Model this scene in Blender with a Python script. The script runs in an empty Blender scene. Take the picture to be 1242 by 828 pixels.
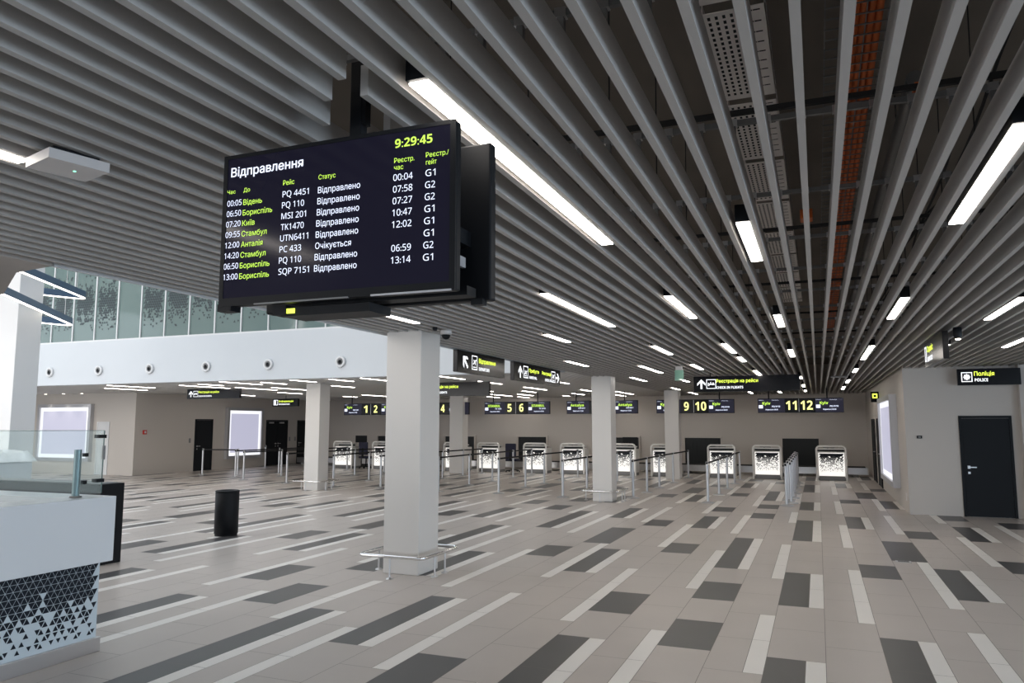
import bpy, math, random
from mathutils import Vector, Matrix

# ------------------------------------------------------------------ camera, light, exposure
SC = bpy.context.scene
COL = SC.collection
random.seed(7)
EYE = 1.9
YAW, PITCH = math.radians(21.85), math.radians(6.27)
cam_d = bpy.data.cameras.new('camera'); cam = bpy.data.objects.new('camera', cam_d); COL.objects.link(cam)
cam.location = (0, 0, EYE)
cam.rotation_euler = (math.pi/2 + PITCH, 0, YAW)
cam_d.sensor_width = 36.0
cam_d.lens = 920.0*36.0/1242.0
cam_d.clip_start = 0.05
SC.camera = cam
SC.view_settings.view_transform = 'Standard'
SC.view_settings.look = 'None'
SC.view_settings.gamma = 1.0
SC.view_settings.use_curve_mapping = False
SC.view_settings.exposure = 0.72

world = bpy.data.worlds.new('world'); SC.world = world; world.use_nodes = True
wb = world.node_tree.nodes['Background']
wb.inputs[0].default_value = (0.72, 0.84, 1.0, 1); wb.inputs[1].default_value = 0.6

def area(name, loc, target, sx, sy, power, color):
    d = bpy.data.lights.new(name, 'AREA'); d.shape = 'RECTANGLE'; d.size = sx; d.size_y = sy
    d.energy = power; d.color = color
    o = bpy.data.objects.new(name, d); COL.objects.link(o); o.location = loc
    o.rotation_euler = (Vector(target)-Vector(loc)).to_track_quat('-Z', 'Y').to_euler()
    return o
DAY = (0.80, 0.90, 1.0)
area('atrium_skylight', (-18, 10.5, 9.3), (-18, 10.5, 0), 20, 10, 480, DAY)
area('atrium_front_fill', (-20, -6.8, 4.6), (-20, 10, 2.2), 22, 8, 1900, (1.0, 0.97, 0.94))  # unseen fill light added to brighten the far left walls and floor
area('street_windows_daylight', (8.9, 3.0, 1.6), (0, 3.0, 1.3), 16, 2.6, 380, (0.68, 0.84, 1.0))
area('entrance_daylight', (-1.0, -6.8, 1.6), (-1.0, 0, 1.4), 12, 2.6, 75, DAY)
area('atrium_side_fill', (-32.5, 9.0, 4.5), (-20, 9.0, 3.0), 12, 6, 330, DAY)  # unseen fill panel added in front of the solid left atrium wall
area('upper_hall_fill', (-16, 21, 8.2), (-16, 21, 0), 18, 4, 40, (1.0, 0.97, 0.92))  # weak fill added for the room behind the upper glazing, no lamps modelled
LAMP = 11.0       # emission strength of the ceiling light strips
BOX = 0.85        # backlit panels

# ------------------------------------------------------------------ materials
MATS = {}
def nodes(name):
    m = bpy.data.materials.new(name); m.use_nodes = True
    return m, m.node_tree, m.node_tree.nodes['Principled BSDF']
def mat(name, col, rough=0.5, metal=0.0, noise=0.0, scale=6.0, spec=0.5, bump=0.0):
    m, nt, b = nodes(name)
    b.inputs['Base Color'].default_value = (*col, 1); b.inputs['Roughness'].default_value = rough
    b.inputs['Metallic'].default_value = metal; b.inputs['Specular IOR Level'].default_value = spec
    tc = nt.nodes.new('ShaderNodeTexCoord'); nz = nt.nodes.new('ShaderNodeTexNoise')
    nz.inputs['Scale'].default_value = scale; nz.inputs['Detail'].default_value = 4
    nt.links.new(tc.outputs['Object'], nz.inputs['Vector'])
    if noise > 0:
        mx = nt.nodes.new('ShaderNodeMix'); mx.data_type = 'RGBA'
        mx.inputs['A'].default_value = (*[c*(1-noise) for c in col], 1)
        mx.inputs['B'].default_value = (*[min(1, c*(1+noise)) for c in col], 1)
        nt.links.new(nz.outputs['Fac'], mx.inputs['Factor']); nt.links.new(mx.outputs['Result'], b.inputs['Base Color'])
    if bump > 0:
        bp = nt.nodes.new('ShaderNodeBump'); bp.inputs['Strength'].default_value = bump; bp.inputs['Distance'].default_value = 0.01
        nt.links.new(nz.outputs['Fac'], bp.inputs['Height']); nt.links.new(bp.outputs['Normal'], b.inputs['Normal'])
    MATS[name] = m; return m
def emit(name, col, s, base=(0.02, 0.02, 0.02)):
    m, nt, b = nodes(name)
    b.inputs['Base Color'].default_value = (*base, 1)
    b.inputs['Emission Color'].default_value = (*col, 1); b.inputs['Emission Strength'].default_value = s
    MATS[name] = m; return m
def glass(name, tint, alpha, rough=0.03):
    m, nt, b = nodes(name)
    b.inputs['Base Color'].default_value = (*tint, 1); b.inputs['Roughness'].default_value = rough
    tr = nt.nodes.new('ShaderNodeBsdfTransparent'); tr.inputs[0].default_value = (*[0.75+0.25*t for t in tint], 1)
    mx = nt.nodes.new('ShaderNodeMixShader'); mx.inputs[0].default_value = alpha
    out = nt.nodes['Material Output']
    nt.links.new(tr.outputs[0], mx.inputs[1]); nt.links.new(b.outputs[0], mx.inputs[2]); nt.links.new(mx.outputs[0], out.inputs[0])
    MATS[name] = m; return m

M_TILE = mat('beige_porcelain', (0.545, 0.495, 0.46), 0.34, noise=0.07, scale=1.4)
M_WHITE_TILE = mat('white_porcelain', (0.90, 0.87, 0.83), 0.34, noise=0.04, scale=2)
M_DARK_TILE = mat('charcoal_porcelain', (0.082, 0.080, 0.082), 0.36, noise=0.10, scale=2)
M_GROUT = mat('grout', (0.25, 0.23, 0.215), 0.9)
M_SLAT = mat('slat_lacquer', (0.44, 0.42, 0.40), 0.42)
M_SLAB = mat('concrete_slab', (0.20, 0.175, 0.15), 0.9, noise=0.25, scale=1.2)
M_SOFFIT = mat('soffit_board', (0.46, 0.42, 0.39), 0.8, noise=0.03)
M_WALL = mat('greige_wall', (0.54, 0.50, 0.46), 0.55, noise=0.02, scale=0.6)
M_WHITE = mat('white_plaster', (0.66, 0.67, 0.68), 0.6, noise=0.01, scale=0.5)
M_BULK = mat('bulkhead_plaster', (0.56, 0.59, 0.62), 0.6, noise=0.01, scale=0.5)
M_SLAT_LIT = mat('slat_lacquer_lit', (0.78, 0.76, 0.73), 0.45)  # same slats, colour lightened in place of bounced light in the far zone
M_COLUMN = mat('column_panel', (0.64, 0.62, 0.595), 0.4)
M_STEEL = mat('brushed_steel', (0.62, 0.62, 0.63), 0.3, 1.0)
M_CHROME = mat('polished_steel', (0.78, 0.78, 0.78), 0.12, 1.0)
M_GALV = mat('galvanised_steel', (0.20, 0.20, 0.20), 0.5, 0.8, noise=0.1, scale=20)
M_ALU = mat('aluminium_frame', (0.50, 0.50, 0.52), 0.4, 0.6)
M_POST = mat('satin_post', (0.52, 0.53, 0.55), 0.35, 0.7)
M_BLACK = mat('black_lacquer', (0.007, 0.008, 0.010), 0.5, spec=0.2)
M_SIGN = mat('black_sign_face', (0.005, 0.005, 0.007), 0.22, spec=0.18)
M_DOOR = mat('black_door', (0.010, 0.012, 0.015), 0.6, spec=0.2)
M_RUBBER = mat('black_rubber', (0.012, 0.012, 0.013), 0.8)
M_BELT = mat('black_webbing', (0.012, 0.012, 0.014), 0.85)
M_SCREEN = emit('screen_glass', (0.30, 0.27, 0.62), 0.014, (0.006, 0.006, 0.010)); M_SCREEN.node_tree.nodes['Principled BSDF'].inputs['Roughness'].default_value = 0.12; M_SCREEN.node_tree.nodes['Principled BSDF'].inputs['Specular IOR Level'].default_value = 0.2
M_SCREEN2 = emit('small_screen_glass', (0.22, 0.22, 0.60), 0.018, (0.01, 0.01, 0.02))
M_SOLID = mat('white_solid_surface', (0.74, 0.77, 0.80), 0.25)
M_PANEL = mat('pale_blue_panel', (0.60, 0.68, 0.73), 0.3)
M_NAVY = mat('navy_triangles', (0.006, 0.010, 0.018), 0.5, spec=0.25)
M_DARK_IN = mat('dark_interior', (0.012, 0.016, 0.018), 0.6)
M_COUNTER = mat('counter_white', (0.70, 0.69, 0.67), 0.35)
M_ARCH = mat('arch_white', (0.86, 0.85, 0.82), 0.3)
M_EDGE = mat('glass_edge_green', (0.10, 0.16, 0.15), 0.2)
M_GREY = mat('mid_grey', (0.22, 0.22, 0.22), 0.5)
M_PLASTIC = mat('white_plastic', (0.66, 0.63, 0.62), 0.5)
M_WRAP = mat('crumpled_film', (0.80, 0.80, 0.80), 0.25, noise=0.15, scale=14, bump=0.6)
M_ORANGE = mat('orange_conduit', (0.62, 0.13, 0.02), 0.55, noise=0.2, scale=8)
M_TRAY = mat('perforated_tray', (0.86, 0.80, 0.76), 0.5, noise=0.06, scale=10)
M_RED = mat('red_plastic', (0.55, 0.03, 0.025), 0.4)
M_RING = mat('blue_grey_metal', (0.09, 0.15, 0.24), 0.4, 0.3)
M_CHAIR = mat('dark_navy_fabric', (0.018, 0.020, 0.045), 0.8)
M_TEALSTEEL = mat('teal_reflecting_steel', (0.13, 0.19, 0.20), 0.3, 0.5)
M_EXIT = glass('green_acrylic', (0.35, 0.60, 0.48), 0.65)
M_PANE = glass('upper_glazing', (0.20, 0.28, 0.27), 0.62, 0.06)
M_GLASS = glass('clear_glass', (0.86, 0.95, 0.94), 0.06)
M_FILM = mat('black_film', (0.012, 0.025, 0.03), 0.4)
M_LAMP = emit('lamp_diffuser', (1.0, 0.93, 0.85), LAMP, (0.8, 0.8, 0.8))
M_RLAMP = emit('loop_diffuser', (1.0, 0.93, 0.80), 3.0, (0.8, 0.8, 0.8))
M_DOWN = emit('downlight_lens', (1.0, 0.9, 0.75), 6.0, (0.8, 0.8, 0.8))
M_LB = emit('lightbox_face', (0.78, 0.78, 1.0), 0.42*BOX, (0.22, 0.22, 0.25))
M_LBE = emit('lightbox_led', (0.93, 0.94, 1.0), 0.75*BOX, (0.22, 0.22, 0.25))
M_CLIT = emit('counter_glow', (1.0, 0.97, 0.92), 0.50, (0.8, 0.8, 0.8))
M_YEL = emit('sign_yellow', (0.80, 1.0, 0.10), 1.0)
M_YNUM = emit('number_yellow', (1.0, 0.98, 0.30), 1.0)
M_WHT = emit('sign_white', (0.92, 0.95, 1.0), 1.0)
M_TXTW = emit('screen_white', (0.74, 0.80, 1.0), 0.95)
M_TXTY = emit('screen_yellow', (0.62, 1.0, 0.10), 0.80)
M_LED = emit('status_led', (0.25, 1.0, 0.6), 1.5)

# ------------------------------------------------------------------ mesh builder
class MB:
    def __init__(s): s.v = []; s.f = []; s.i = []; s.m = []; s.sm = []
    def mi(s, m):
        if m not in s.m: s.m.append(m)
        return s.m.index(m)
    def add(s, vs, fs, m, smooth=False):
        b = len(s.v); s.v += [tuple(v) for v in vs]; k = s.mi(m)
        for f in fs: s.f.append([b+q for q in f]); s.i.append(k); s.sm.append(smooth)
        return s
    def quad(s, a, b, c, d, m): return s.add([a, b, c, d], [(0, 1, 2, 3)], m)
    def box(s, x0, x1, y0, y1, z0, z1, m, bev=0.0):
        if bev <= 0:
            return s.add([(x0,y0,z0),(x1,y0,z0),(x1,y1,z0),(x0,y1,z0),(x0,y0,z1),(x1,y0,z1),(x1,y1,z1),(x0,y1,z1)],
                  [(0,3,2,1),(4,5,6,7),(0,1,5,4),(1,2,6,5),(2,3,7,6),(3,0,4,7)], m)
        import bmesh
        bm = bmesh.new(); bmesh.ops.create_cube(bm, size=1.0)
        for v in bm.verts: v.co = Vector(((x0+x1)/2+v.co.x*(x1-x0), (y0+y1)/2+v.co.y*(y1-y0), (z0+z1)/2+v.co.z*(z1-z0)))
        bmesh.ops.bevel(bm, geom=list(bm.edges), offset=bev, segments=2, affect='EDGES', profile=0.5)
        bm.verts.index_update()
        s.add([v.co[:] for v in bm.verts], [[v.index for v in f.verts] for f in bm.faces], m); bm.free(); return s
    def tube(s, pts, r, m, n=10, closed=False, caps=True):
        pts = [Vector(p) for p in pts]; N = len(pts); rings = []; up = None
        for k in range(N):
            if closed: t = (pts[(k+1) % N]-pts[k-1]).normalized()
            else: t = (pts[min(k+1, N-1)]-pts[max(k-1, 0)]).normalized()
            if up is None: up = Vector((0, 0, 1)) if abs(t.z) < 0.9 else Vector((1, 0, 0))
            a = t.cross(up).normalized(); b = a.cross(t).normalized(); up = b
            rr = r[k] if isinstance(r, (list, tuple)) else r
            rings.append([pts[k]+a*rr*math.cos(2*math.pi*j/n)+b*rr*math.sin(2*math.pi*j/n) for j in range(n)])
        vs = [v for R in rings for v in R]; fs = []
        for k in range(N if closed else N-1):
            k2 = (k+1) % N
            for j in range(n): fs.append((k*n+j, k*n+(j+1) % n, k2*n+(j+1) % n, k2*n+j))
        s.add(vs, fs, m, True)
        if caps and not closed:
            s.add(rings[0], [tuple(range(n))], m); s.add(rings[-1], [tuple(reversed(range(n)))], m)
        return s
    def lathe(s, c, prof, m, n=20, axis='z'):
        vs = []; fs = []
        for (r, h) in prof:
            for j in range(n):
                a = 2*math.pi*j/n; p = (r*math.cos(a), r*math.sin(a), h)
                if axis == 'y': p = (p[0], h, p[1])
                vs.append((c[0]+p[0], c[1]+p[1], c[2]+p[2]))
        for k in range(len(prof)-1):
            for j in range(n): fs.append((k*n+j, k*n+(j+1) % n, (k+1)*n+(j+1) % n, (k+1)*n+j))
        fs.append(tuple(range(n))); fs.append(tuple((len(prof)-1)*n+j for j in range(n)))
        return s.add(vs, fs, m, True)
    def poly(s, pts, m): return s.add(pts, [tuple(range(len(pts)))], m)
    def prism(s, pts2, z0, z1, m):
        n = len(pts2); vs = [(x, y, z0) for x, y in pts2]+[(x, y, z1) for x, y in pts2]
        return s.add(vs, [tuple(reversed(range(n))), tuple(range(n, 2*n))]+[(k, (k+1) % n, n+(k+1) % n, n+k) for k in range(n)], m)
    def build(s, name, parent=None, loc=None):
        me = bpy.data.meshes.new(name)
        off = Vector(loc) if loc is not None else Vector((0, 0, 0))
        me.from_pydata([Vector(v)-off for v in s.v], [], s.f)
        for m in s.m: me.materials.append(m)
        me.polygons.foreach_set('material_index', s.i); me.polygons.foreach_set('use_smooth', s.sm)
        me.update()
        o = bpy.data.objects.new(name, me); COL.objects.link(o)
        if loc is not None: o.location = loc
        if parent is not None:
            o.parent = parent
            if loc is None and parent.type == 'EMPTY': o.location = -parent.location if not parent.get('_local') else (0, 0, 0)
        return o

def thing(name, label, cat, loc=(0, 0, 0), group=None):
    o = bpy.data.objects.new(name, None); COL.objects.link(o); o.location = loc
    o.empty_display_size = 0.1
    o['label'] = label; o['category'] = cat
    if group: o['group'] = group
    return o
def tag(o, label, cat, group=None):
    o['label'] = label; o['category'] = cat
    if group: o['group'] = group
    return o
def struct(mb, name, parent=None):
    o = mb.build(name, parent); o['kind'] = 'structure'; return o
def part(mb, name, parent, label=None):      # mb in world coordinates; parent is an Empty or a part at world identity relative to it
    o = mb.build(name)
    o.parent = parent
    if parent.type == 'EMPTY': o.location = -parent.location
    if label: o['label'] = label
    return o
def kids(o): return [c for c in bpy.data.objects if c.parent == o]
def dup(src, loc, label, group=None):
    r = src.copy(); COL.objects.link(r); r.location = loc; r['label'] = label
    if group: r['group'] = group
    for c in src.children:
        k = c.copy(); COL.objects.link(k); k.parent = r
        for g in c.children:
            q = g.copy(); COL.objects.link(q); q.parent = k
    return r
ORD = ['nearest', 'second nearest', 'third', 'fourth', 'fifth', 'sixth', 'seventh', 'eighth', 'ninth', 'tenth', 'eleventh', 'twelfth', 'thirteenth', 'fourteenth', 'fifteenth', 'sixteenth']

# lettering: real glyph geometry from the built-in font, laid on a plane
_fc = bpy.data.curves.new('glyphs', 'FONT'); _fo = bpy.data.objects.new('glyphs', _fc)
_ts = bpy.data.scenes.new('glyph_shaping'); _ts.collection.objects.link(_fo); _tv = _ts.view_layers[0]
_tc = {}
from mathutils.geometry import tessellate_polygon
_fc.fill_mode = 'NONE'
def sans(body, bold):      # plain sans-serif forms of the Latin letters and digits
    r = ''
    for c in body:
        if '0' <= c <= '9': r += chr((0x1D7EC if bold else 0x1D7E2)+ord(c)-48)
        elif 'A' <= c <= 'Z': r += chr((0x1D5D4 if bold else 0x1D5A0)+ord(c)-65)
        elif 'a' <= c <= 'z': r += chr((0x1D5EE if bold else 0x1D5BA)+ord(c)-97)
        else: r += c
    return r
def inside(p, poly):
    r = False; n = len(poly)
    for i in range(n):
        x1, y1 = poly[i]; x2, y2 = poly[(i+1) % n]
        if (y1 > p[1]) != (y2 > p[1]) and p[0] < (x2-x1)*(p[1]-y1)/(y2-y1)+x1: r = not r
    return r
def glyphs(body, bold):
    k = (body, bold)
    if k in _tc: return _tc[k]
    _fc.body = sans(body, bold); _fc.resolution_u = 3
    _tv.update()
    ev = _fo.evaluated_get(_tv.depsgraph); me = ev.to_mesh()
    co = [(v.co.x, v.co.y) for v in me.vertices]; nb = {}
    for e in me.edges:
        i, j = e.vertices; nb.setdefault(i, []).append(j); nb.setdefault(j, []).append(i)
    ev.to_mesh_clear()
    seen = set(); loops = []
    for v in nb:
        if v in seen: continue
        lp = [v]; seen.add(v); cur = v
        while True:
            nx = [q for q in nb[cur] if q not in seen]
            if not nx: break
            cur = nx[0]; seen.add(cur); lp.append(cur)
        if len(lp) > 2:
            q = [co[i] for i in lp]; mn = min(p[0] for p in q)
            if len(q) == 38: q = [(mn+0.0888, p[1]) if mn+0.06 < p[0] < mn+0.0868 and p[1] > 0.2 and p[1] < 0.5 else p for p in q]   # soft sign: keep the bowl clear of the stem
            loops.append(q)
    def sgn(l): return sum(l[i][0]*l[(i+1) % len(l)][1]-l[(i+1) % len(l)][0]*l[i][1] for i in range(len(l)))
    ar = [sgn(l) for l in loops]; own = [[] for _ in loops]; hole = [False]*len(loops)
    for i, l in enumerate(loops):
        for j, m in enumerate(loops):
            if i != j and ar[i]*ar[j] < 0 and abs(ar[j]) > abs(ar[i]) and inside(l[0], m): hole[i] = True; own[j].append(l); break
    vs = []; fs = []
    for i, l in enumerate(loops):
        if hole[i]: continue
        pl = [l]+own[i]; flat = [p for q in pl for p in q]; b0 = len(vs); vs += flat
        for tri in tessellate_polygon([[Vector((p[0], p[1], 0)) for p in q] for q in pl]):
            t = [b0+q for q in tri]
            (ax, ay), (bx_, by), (cx_, cy_) = (vs[q] for q in t)
            if (bx_-ax)*(cy_-ay)-(cx_-ax)*(by-ay) < 0: t = t[::-1]
            fs.append(tuple(t))
    _tc[k] = (vs, fs)
    return _tc[k]
CAP = 0.715
def text(mb, body, org, u, v, cap, m, width=None, bold=False, center=False):
    """org = world point of the left end of the baseline; u, v = unit vectors; cap = cap height; width squeezes or stretches"""
    vs, fs = glyphs(body, bold)
    if not vs: return
    x0 = min(p[0] for p in vs); x1 = max(p[0] for p in vs)
    sy = cap/CAP; sx = sy if width is None else width/(x1-x0)
    org = Vector(org); u = Vector(u); v = Vector(v)
    cx = (x1-x0)*sx/2 if center else 0
    for dx, dy in (((-.016, 0), (.016, 0), (0, .010), (0, -.010)) if bold and any(ord(c) > 1000 for c in body) else ((0, 0),)):
        mb.add([org+u*((p[0]+dx-x0)*sx-cx)+v*((p[1]+dy)*sy) for p in vs], fs, m)

X1, Y1, Z1 = Vector((1, 0, 0)), Vector((0, 1, 0)), Vector((0, 0, 1))

# ------------------------------------------------------------------ setting: floor
P, B, L = 0.2384*1.9, -0.2474*1.9, 0.5125*1.9
PAT = {   # per tile column, in tile lengths, repeating every ten tiles: d = charcoal plank + white strip, w = white strip, s = charcoal tile
 0: [('d', 9, 11), ('d', 4, 7)], 1: [('w', 8.5, 11.5), ('w', 3.5, 6.5)], 2: [('s', 1, 2), ('d', 6, 8)],
 3: [('w', 9.5, 12.5), ('s', 2.5, 4.5), ('w', 5.5, 8.5)], 4: [('d', 0, 2), ('s', 5, 6)],
 5: [('w', 2.5, 5.5), ('w', 7.5, 10.5)], 6: [('s', 2, 3), ('d', 5, 7), ('s', 8, 9)],
 7: [('w', 4.5, 7.5), ('w', 9.5, 12.5)], 8: [('s', 7, 8), ('s', 9, 10), ('d', 1, 4)], 9: [('w', 6.5, 9), ('w', 0.5, 3.5)]}
def floor_mesh():
    mb = MB(); g = 0.0022
    xa, xb, ya, yb = -33.0, 9.2, -7.0, 32.6
    mb.quad((xa, ya, -0.003), (xb, ya, -0.003), (xb, yb, -0.003), (xa, yb, -0.003), M_GROUT)
    mb.quad((xa, yb, -0.2), (xb, yb, -0.2), (xb, ya, -0.2), (xa, ya, -0.2), M_GROUT)
    def q(x0, x1, y0, y1, m):
        x0, x1, y0, y1 = max(x0+g, xa), min(x1-g, xb), max(y0+g, ya), min(y1-g, yb)
        if x1 > x0 and y1 > y0: mb.quad((x0, y0, 0), (x1, y0, 0), (x1, y1, 0), (x0, y1, 0), m)
    for k in range(math.floor((xa-B)/P), math.ceil((xb-B)/P)):
        x0, x1, xm = B+k*P, B+(k+1)*P, B+(k+2/3)*P
        half = 0.5 if k % 2 else 0.0
        spans = PAT[k % 10]
        for n in range(math.floor(ya/L)-1, math.ceil(yb/L)+1):
            lo = n+half; mid = lo+0.5; kind = None
            for t, a, b in spans:
                if any(a-1e-6 <= mid+10*s-10*math.floor(mid/10) < b for s in (0, 1)): kind = t
            y0, y1 = lo*L, (lo+1)*L
            if kind is None: q(x0, x1, y0, y1, M_TILE)
            elif kind == 's': q(x0, x1, y0, y1, M_DARK_TILE)
            else:
                q(x0, xm, y0, y1, M_DARK_TILE if kind == 'd' else M_TILE); q(xm, x1, y0, y1, M_WHITE_TILE)
    return mb
struct(floor_mesh(), 'floor')

# ------------------------------------------------------------------ setting: slatted ceiling and slab
CZ = 3.12; PIT = 0.1507; PH = -0.0136; SW = 0.0165; SH = 0.12
EDGE = -5.45; FAS = 16.6; BACK = 32.5
POLE = (-1.735, 2.60)
mb = MB()
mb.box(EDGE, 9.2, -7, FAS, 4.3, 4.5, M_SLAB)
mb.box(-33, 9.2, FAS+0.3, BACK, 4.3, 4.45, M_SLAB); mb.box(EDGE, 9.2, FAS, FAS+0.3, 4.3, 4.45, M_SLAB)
for n in range(math.ceil((-33-PH)/PIT), math.floor((9.15-PH)/PIT)):
    x = PH+n*PIT; a, b = x-SW, x+SW
    if x < EDGE+0.02:
        mb.box(a, b, FAS+0.3, BACK, CZ, CZ+SH, M_SLAT_LIT)
    elif n in (-10, -11, -12):      # cut round the display's pole
        c0, c1 = {-10: (2.17, 2.31), -11: (2.30, 2.72), -12: (2.5, 2.7)}[n]
        mb.box(a, b, -7, c0, CZ, CZ+SH, M_SLAT); mb.box(a, b, c1, BACK, CZ, CZ+SH, M_SLAT)
    else:
        mb.box(a, b, -7, BACK if x < 1.7 else 18.5, CZ, CZ+SH, M_SLAT)
struct(mb, 'ceiling')
# edge of the hall ceiling along the atrium, and the sloped soffit near the left
mb = MB(); mb.box(EDGE-0.03, EDGE, 4.05, FAS, CZ, 4.5, M_WHITE); struct(mb, 'trim_1')
mb = MB(); mb.prism([(EDGE, -7), (EDGE, 4.03), (-5.95, 4.1), (-7.05, 4.75), (-14, 4.75), (-14, -7)], CZ, CZ+0.35, M_SOFFIT)
mb.prism([(-5.98, 3.2), (-5.98, 3.95), (-7.05, 4.6), (-13.5, 4.6), (-13.5, 3.2)], CZ-0.07, CZ-0.001, M_SOFFIT)
struct(mb, 'trim_2')

# ------------------------------------------------------------------ setting: walls
mb = MB(); mb.box(-24.2, 2.0, BACK, BACK+0.2, -0.1, 4.3, M_WALL); struct(mb, 'wall_back')
mb = MB(); mb.box(-24.2, -24.0, 21.5, BACK, -0.1, 4.3, M_WALL); struct(mb, 'wall_left')
mb = MB(); mb.box(-33, -24.2, 21.5, 21.7, -0.1, 4.3, M_WALL); struct(mb, 'wall_far_left')
mb = MB(); mb.box(1.75, 1.95, 18.7, BACK, -0.1, 4.3, M_WALL); struct(mb, 'wall_right')
mb = MB(); mb.box(1.75, 3.86, 18.5, 18.7, -0.1, 4.3, M_WALL); mb.box(3.86, 9.2, 18.3, 18.7, -0.1, 4.3, M_WALL); struct(mb, 'wall_police')
mb = MB(); mb.box(9.2, 9.4, -7, 18.7, -0.1, 0.3, M_WALL); mb.box(9.2, 9.4, -7, 18.7, 2.9, 4.5, M_WALL)
for y in range(-7, 19, 3): mb.box(9.2, 9.4, y-0.12, y+0.12, 0.3, 2.9, M_ALU)
struct(mb, 'wall_street')
mb = MB(); mb.box(-33, 9.2, -7.2, -7, -0.1, 0.3, M_WALL); mb.box(-33, 9.2, -7.2, -7, 2.9, 9.6, M_WALL)
for x in range(-33, 10, 3): mb.box(x-0.12, x+0.12, -7.2, -7, 0.3, 2.9, M_ALU)
struct(mb, 'wall_entrance')
mb = MB(); mb.box(-33.2, -33, -7, 24, -0.1, 9.6, M_WHITE); struct(mb, 'wall_atrium_left')
mb = MB(); mb.box(-33, EDGE, -7, FAS, 9.5, 9.7, M_WHITE); mb.box(-33, EDGE+0.2, FAS, 24, 8.4, 8.6, M_GREY); struct(mb, 'ceiling_atrium')
mb = MB(); mb.box(EDGE-0.03, EDGE+0.2, -7, 24, 4.5, 9.6, M_WHITE); struct(mb, 'wall_atrium_right')
mb = MB(); mb.box(-33, EDGE, 23.8, 24, 4.45, 8.5, M_WALL); struct(mb, 'wall_upper_hall')
mb = MB(); mb.box(-33, EDGE, FAS, FAS+0.3, CZ, 4.42, M_BULK); struct(mb, 'wall_bulkhead')
# upper glazing
def film(mb, x0, x1, z0, z1, y, dens, m, s=0.05):
    rnd = random.Random(int(x0*100)); r = 0
    h = s*0.866; z = z0
    while z+h < z1:
        f = (z-z0)/(z1-z0); pr = dens*math.exp(-((f-0.45)/0.28)**2)
        x = x0+(s/2 if r % 2 else 0)
        while x+1.5*s < x1:
            if rnd.random() < pr: mb.add([(x, y, z), (x+s*0.9, y, z), (x+s*0.45, y, z+h*0.9)], [(0, 1, 2)], m)
            if rnd.random() < pr: mb.add([(x+s*0.55, y, z+h*0.9), (x+s*1.45, y, z+h*0.9), (x+s, y, z)], [(0, 1, 2)], m)
            x += s
        z += h; r += 1
xs = [-24.2+0.94*k for k in range(20)]
for k in range(19):
    a, b = xs[k], xs[k+1]
    mb = MB(); mb.box(a-0.02, a+0.02, FAS+0.02, FAS+0.12, 4.42, 8.4, M_WHITE); mb.box(a+0.02, b-0.02, FAS+0.02, FAS+0.12, 4.42, 4.47, M_WHITE)
    w = struct(mb, 'window_%d' % (k+1))
    mb = MB(); mb.box(a+0.02, b-0.02, FAS+0.05, FAS+0.065, 4.47, 8.4, M_PANE); part(mb, 'glass_pane', w)['kind'] = 'structure'
    if k not in (5,):
        mb = MB(); film(mb, a+0.06, b-0.06, 4.75, 6.6, FAS+0.045, 1.0 if k < 8 else 0.7, M_FILM, 0.085); part(mb, 'triangle_film', w)['kind'] = 'structure'

# columns
def column(x0, y0, w, d, z1, n, m=M_COLUMN):
    mb = MB(); mb.box(x0, x0+w, y0, y0+d, 0, z1, m, 0.012)
    mb.box(x0+0.012, x0+w-0.012, y0+0.012, y0+d-0.012, 0, 0.02, M_GREY)
    o = struct(mb, 'column_%d' % n); return o
column(-5.29, 8.71, 0.52, 0.54, 4.3, 1)
column(-5.32, 18.7, 0.50, 0.50, 4.3, 2)
column(-14.10, 18.7, 0.50, 0.50, 4.3, 3)
column(-13.63, 27.3, 0.58, 0.50, 4.3, 4)
column(-5.08, 27.3, 0.50, 0.50, 4.3, 5)
column(-16.6, 11.0, 0.78, 0.55, 9.5, 6, M_WHITE)

def guard(x0, x1, y0, y1, label):
    cx, cy = (x0+x1)/2, (y0+y1)/2
    t = thing('column_guard_rail', label, 'guard rail', (cx, cy, 0), 'steel guard rails round the columns')
    r = 0.09; pts = []
    for (ax, ay, s) in ((x1-r, y0+r, -90), (x1-r, y1-r, 0), (x0+r, y1-r, 90), (x0+r, y0+r, 180)):
        for q in range(7):
            a = math.radians(s+q*15); pts.append((ax+r*math.cos(a), ay+r*math.sin(a), 0.27))
    part(MB().tube(pts, 0.021, M_CHROME, 10, closed=True), 'top_rail', t)
    for (px, py) in ((x0, cy-0.02), (cx+0.0, y0), (x1, cy-0.19), (x1, cy+0.09), (cx+0.05, y1)):
        part(MB().tube([(px, py, 0.0), (px, py, 0.255)], 0.012, M_STEEL, 8).lathe((px, py, 0), [(0.045, 0), (0.045, 0.012), (0.02, 0.02)], M_STEEL, 12), 'leg', t)
guard(-5.47, -4.55, 8.41, 9.44, 'low steel guard rail round the big column nearest the camera')
guard(-5.56, -4.58, 18.46, 19.44, 'low steel guard rail round the second column, between two queues')
guard(-14.34, -13.36, 18.46, 19.44, 'low steel guard rail round the far left column')

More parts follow.
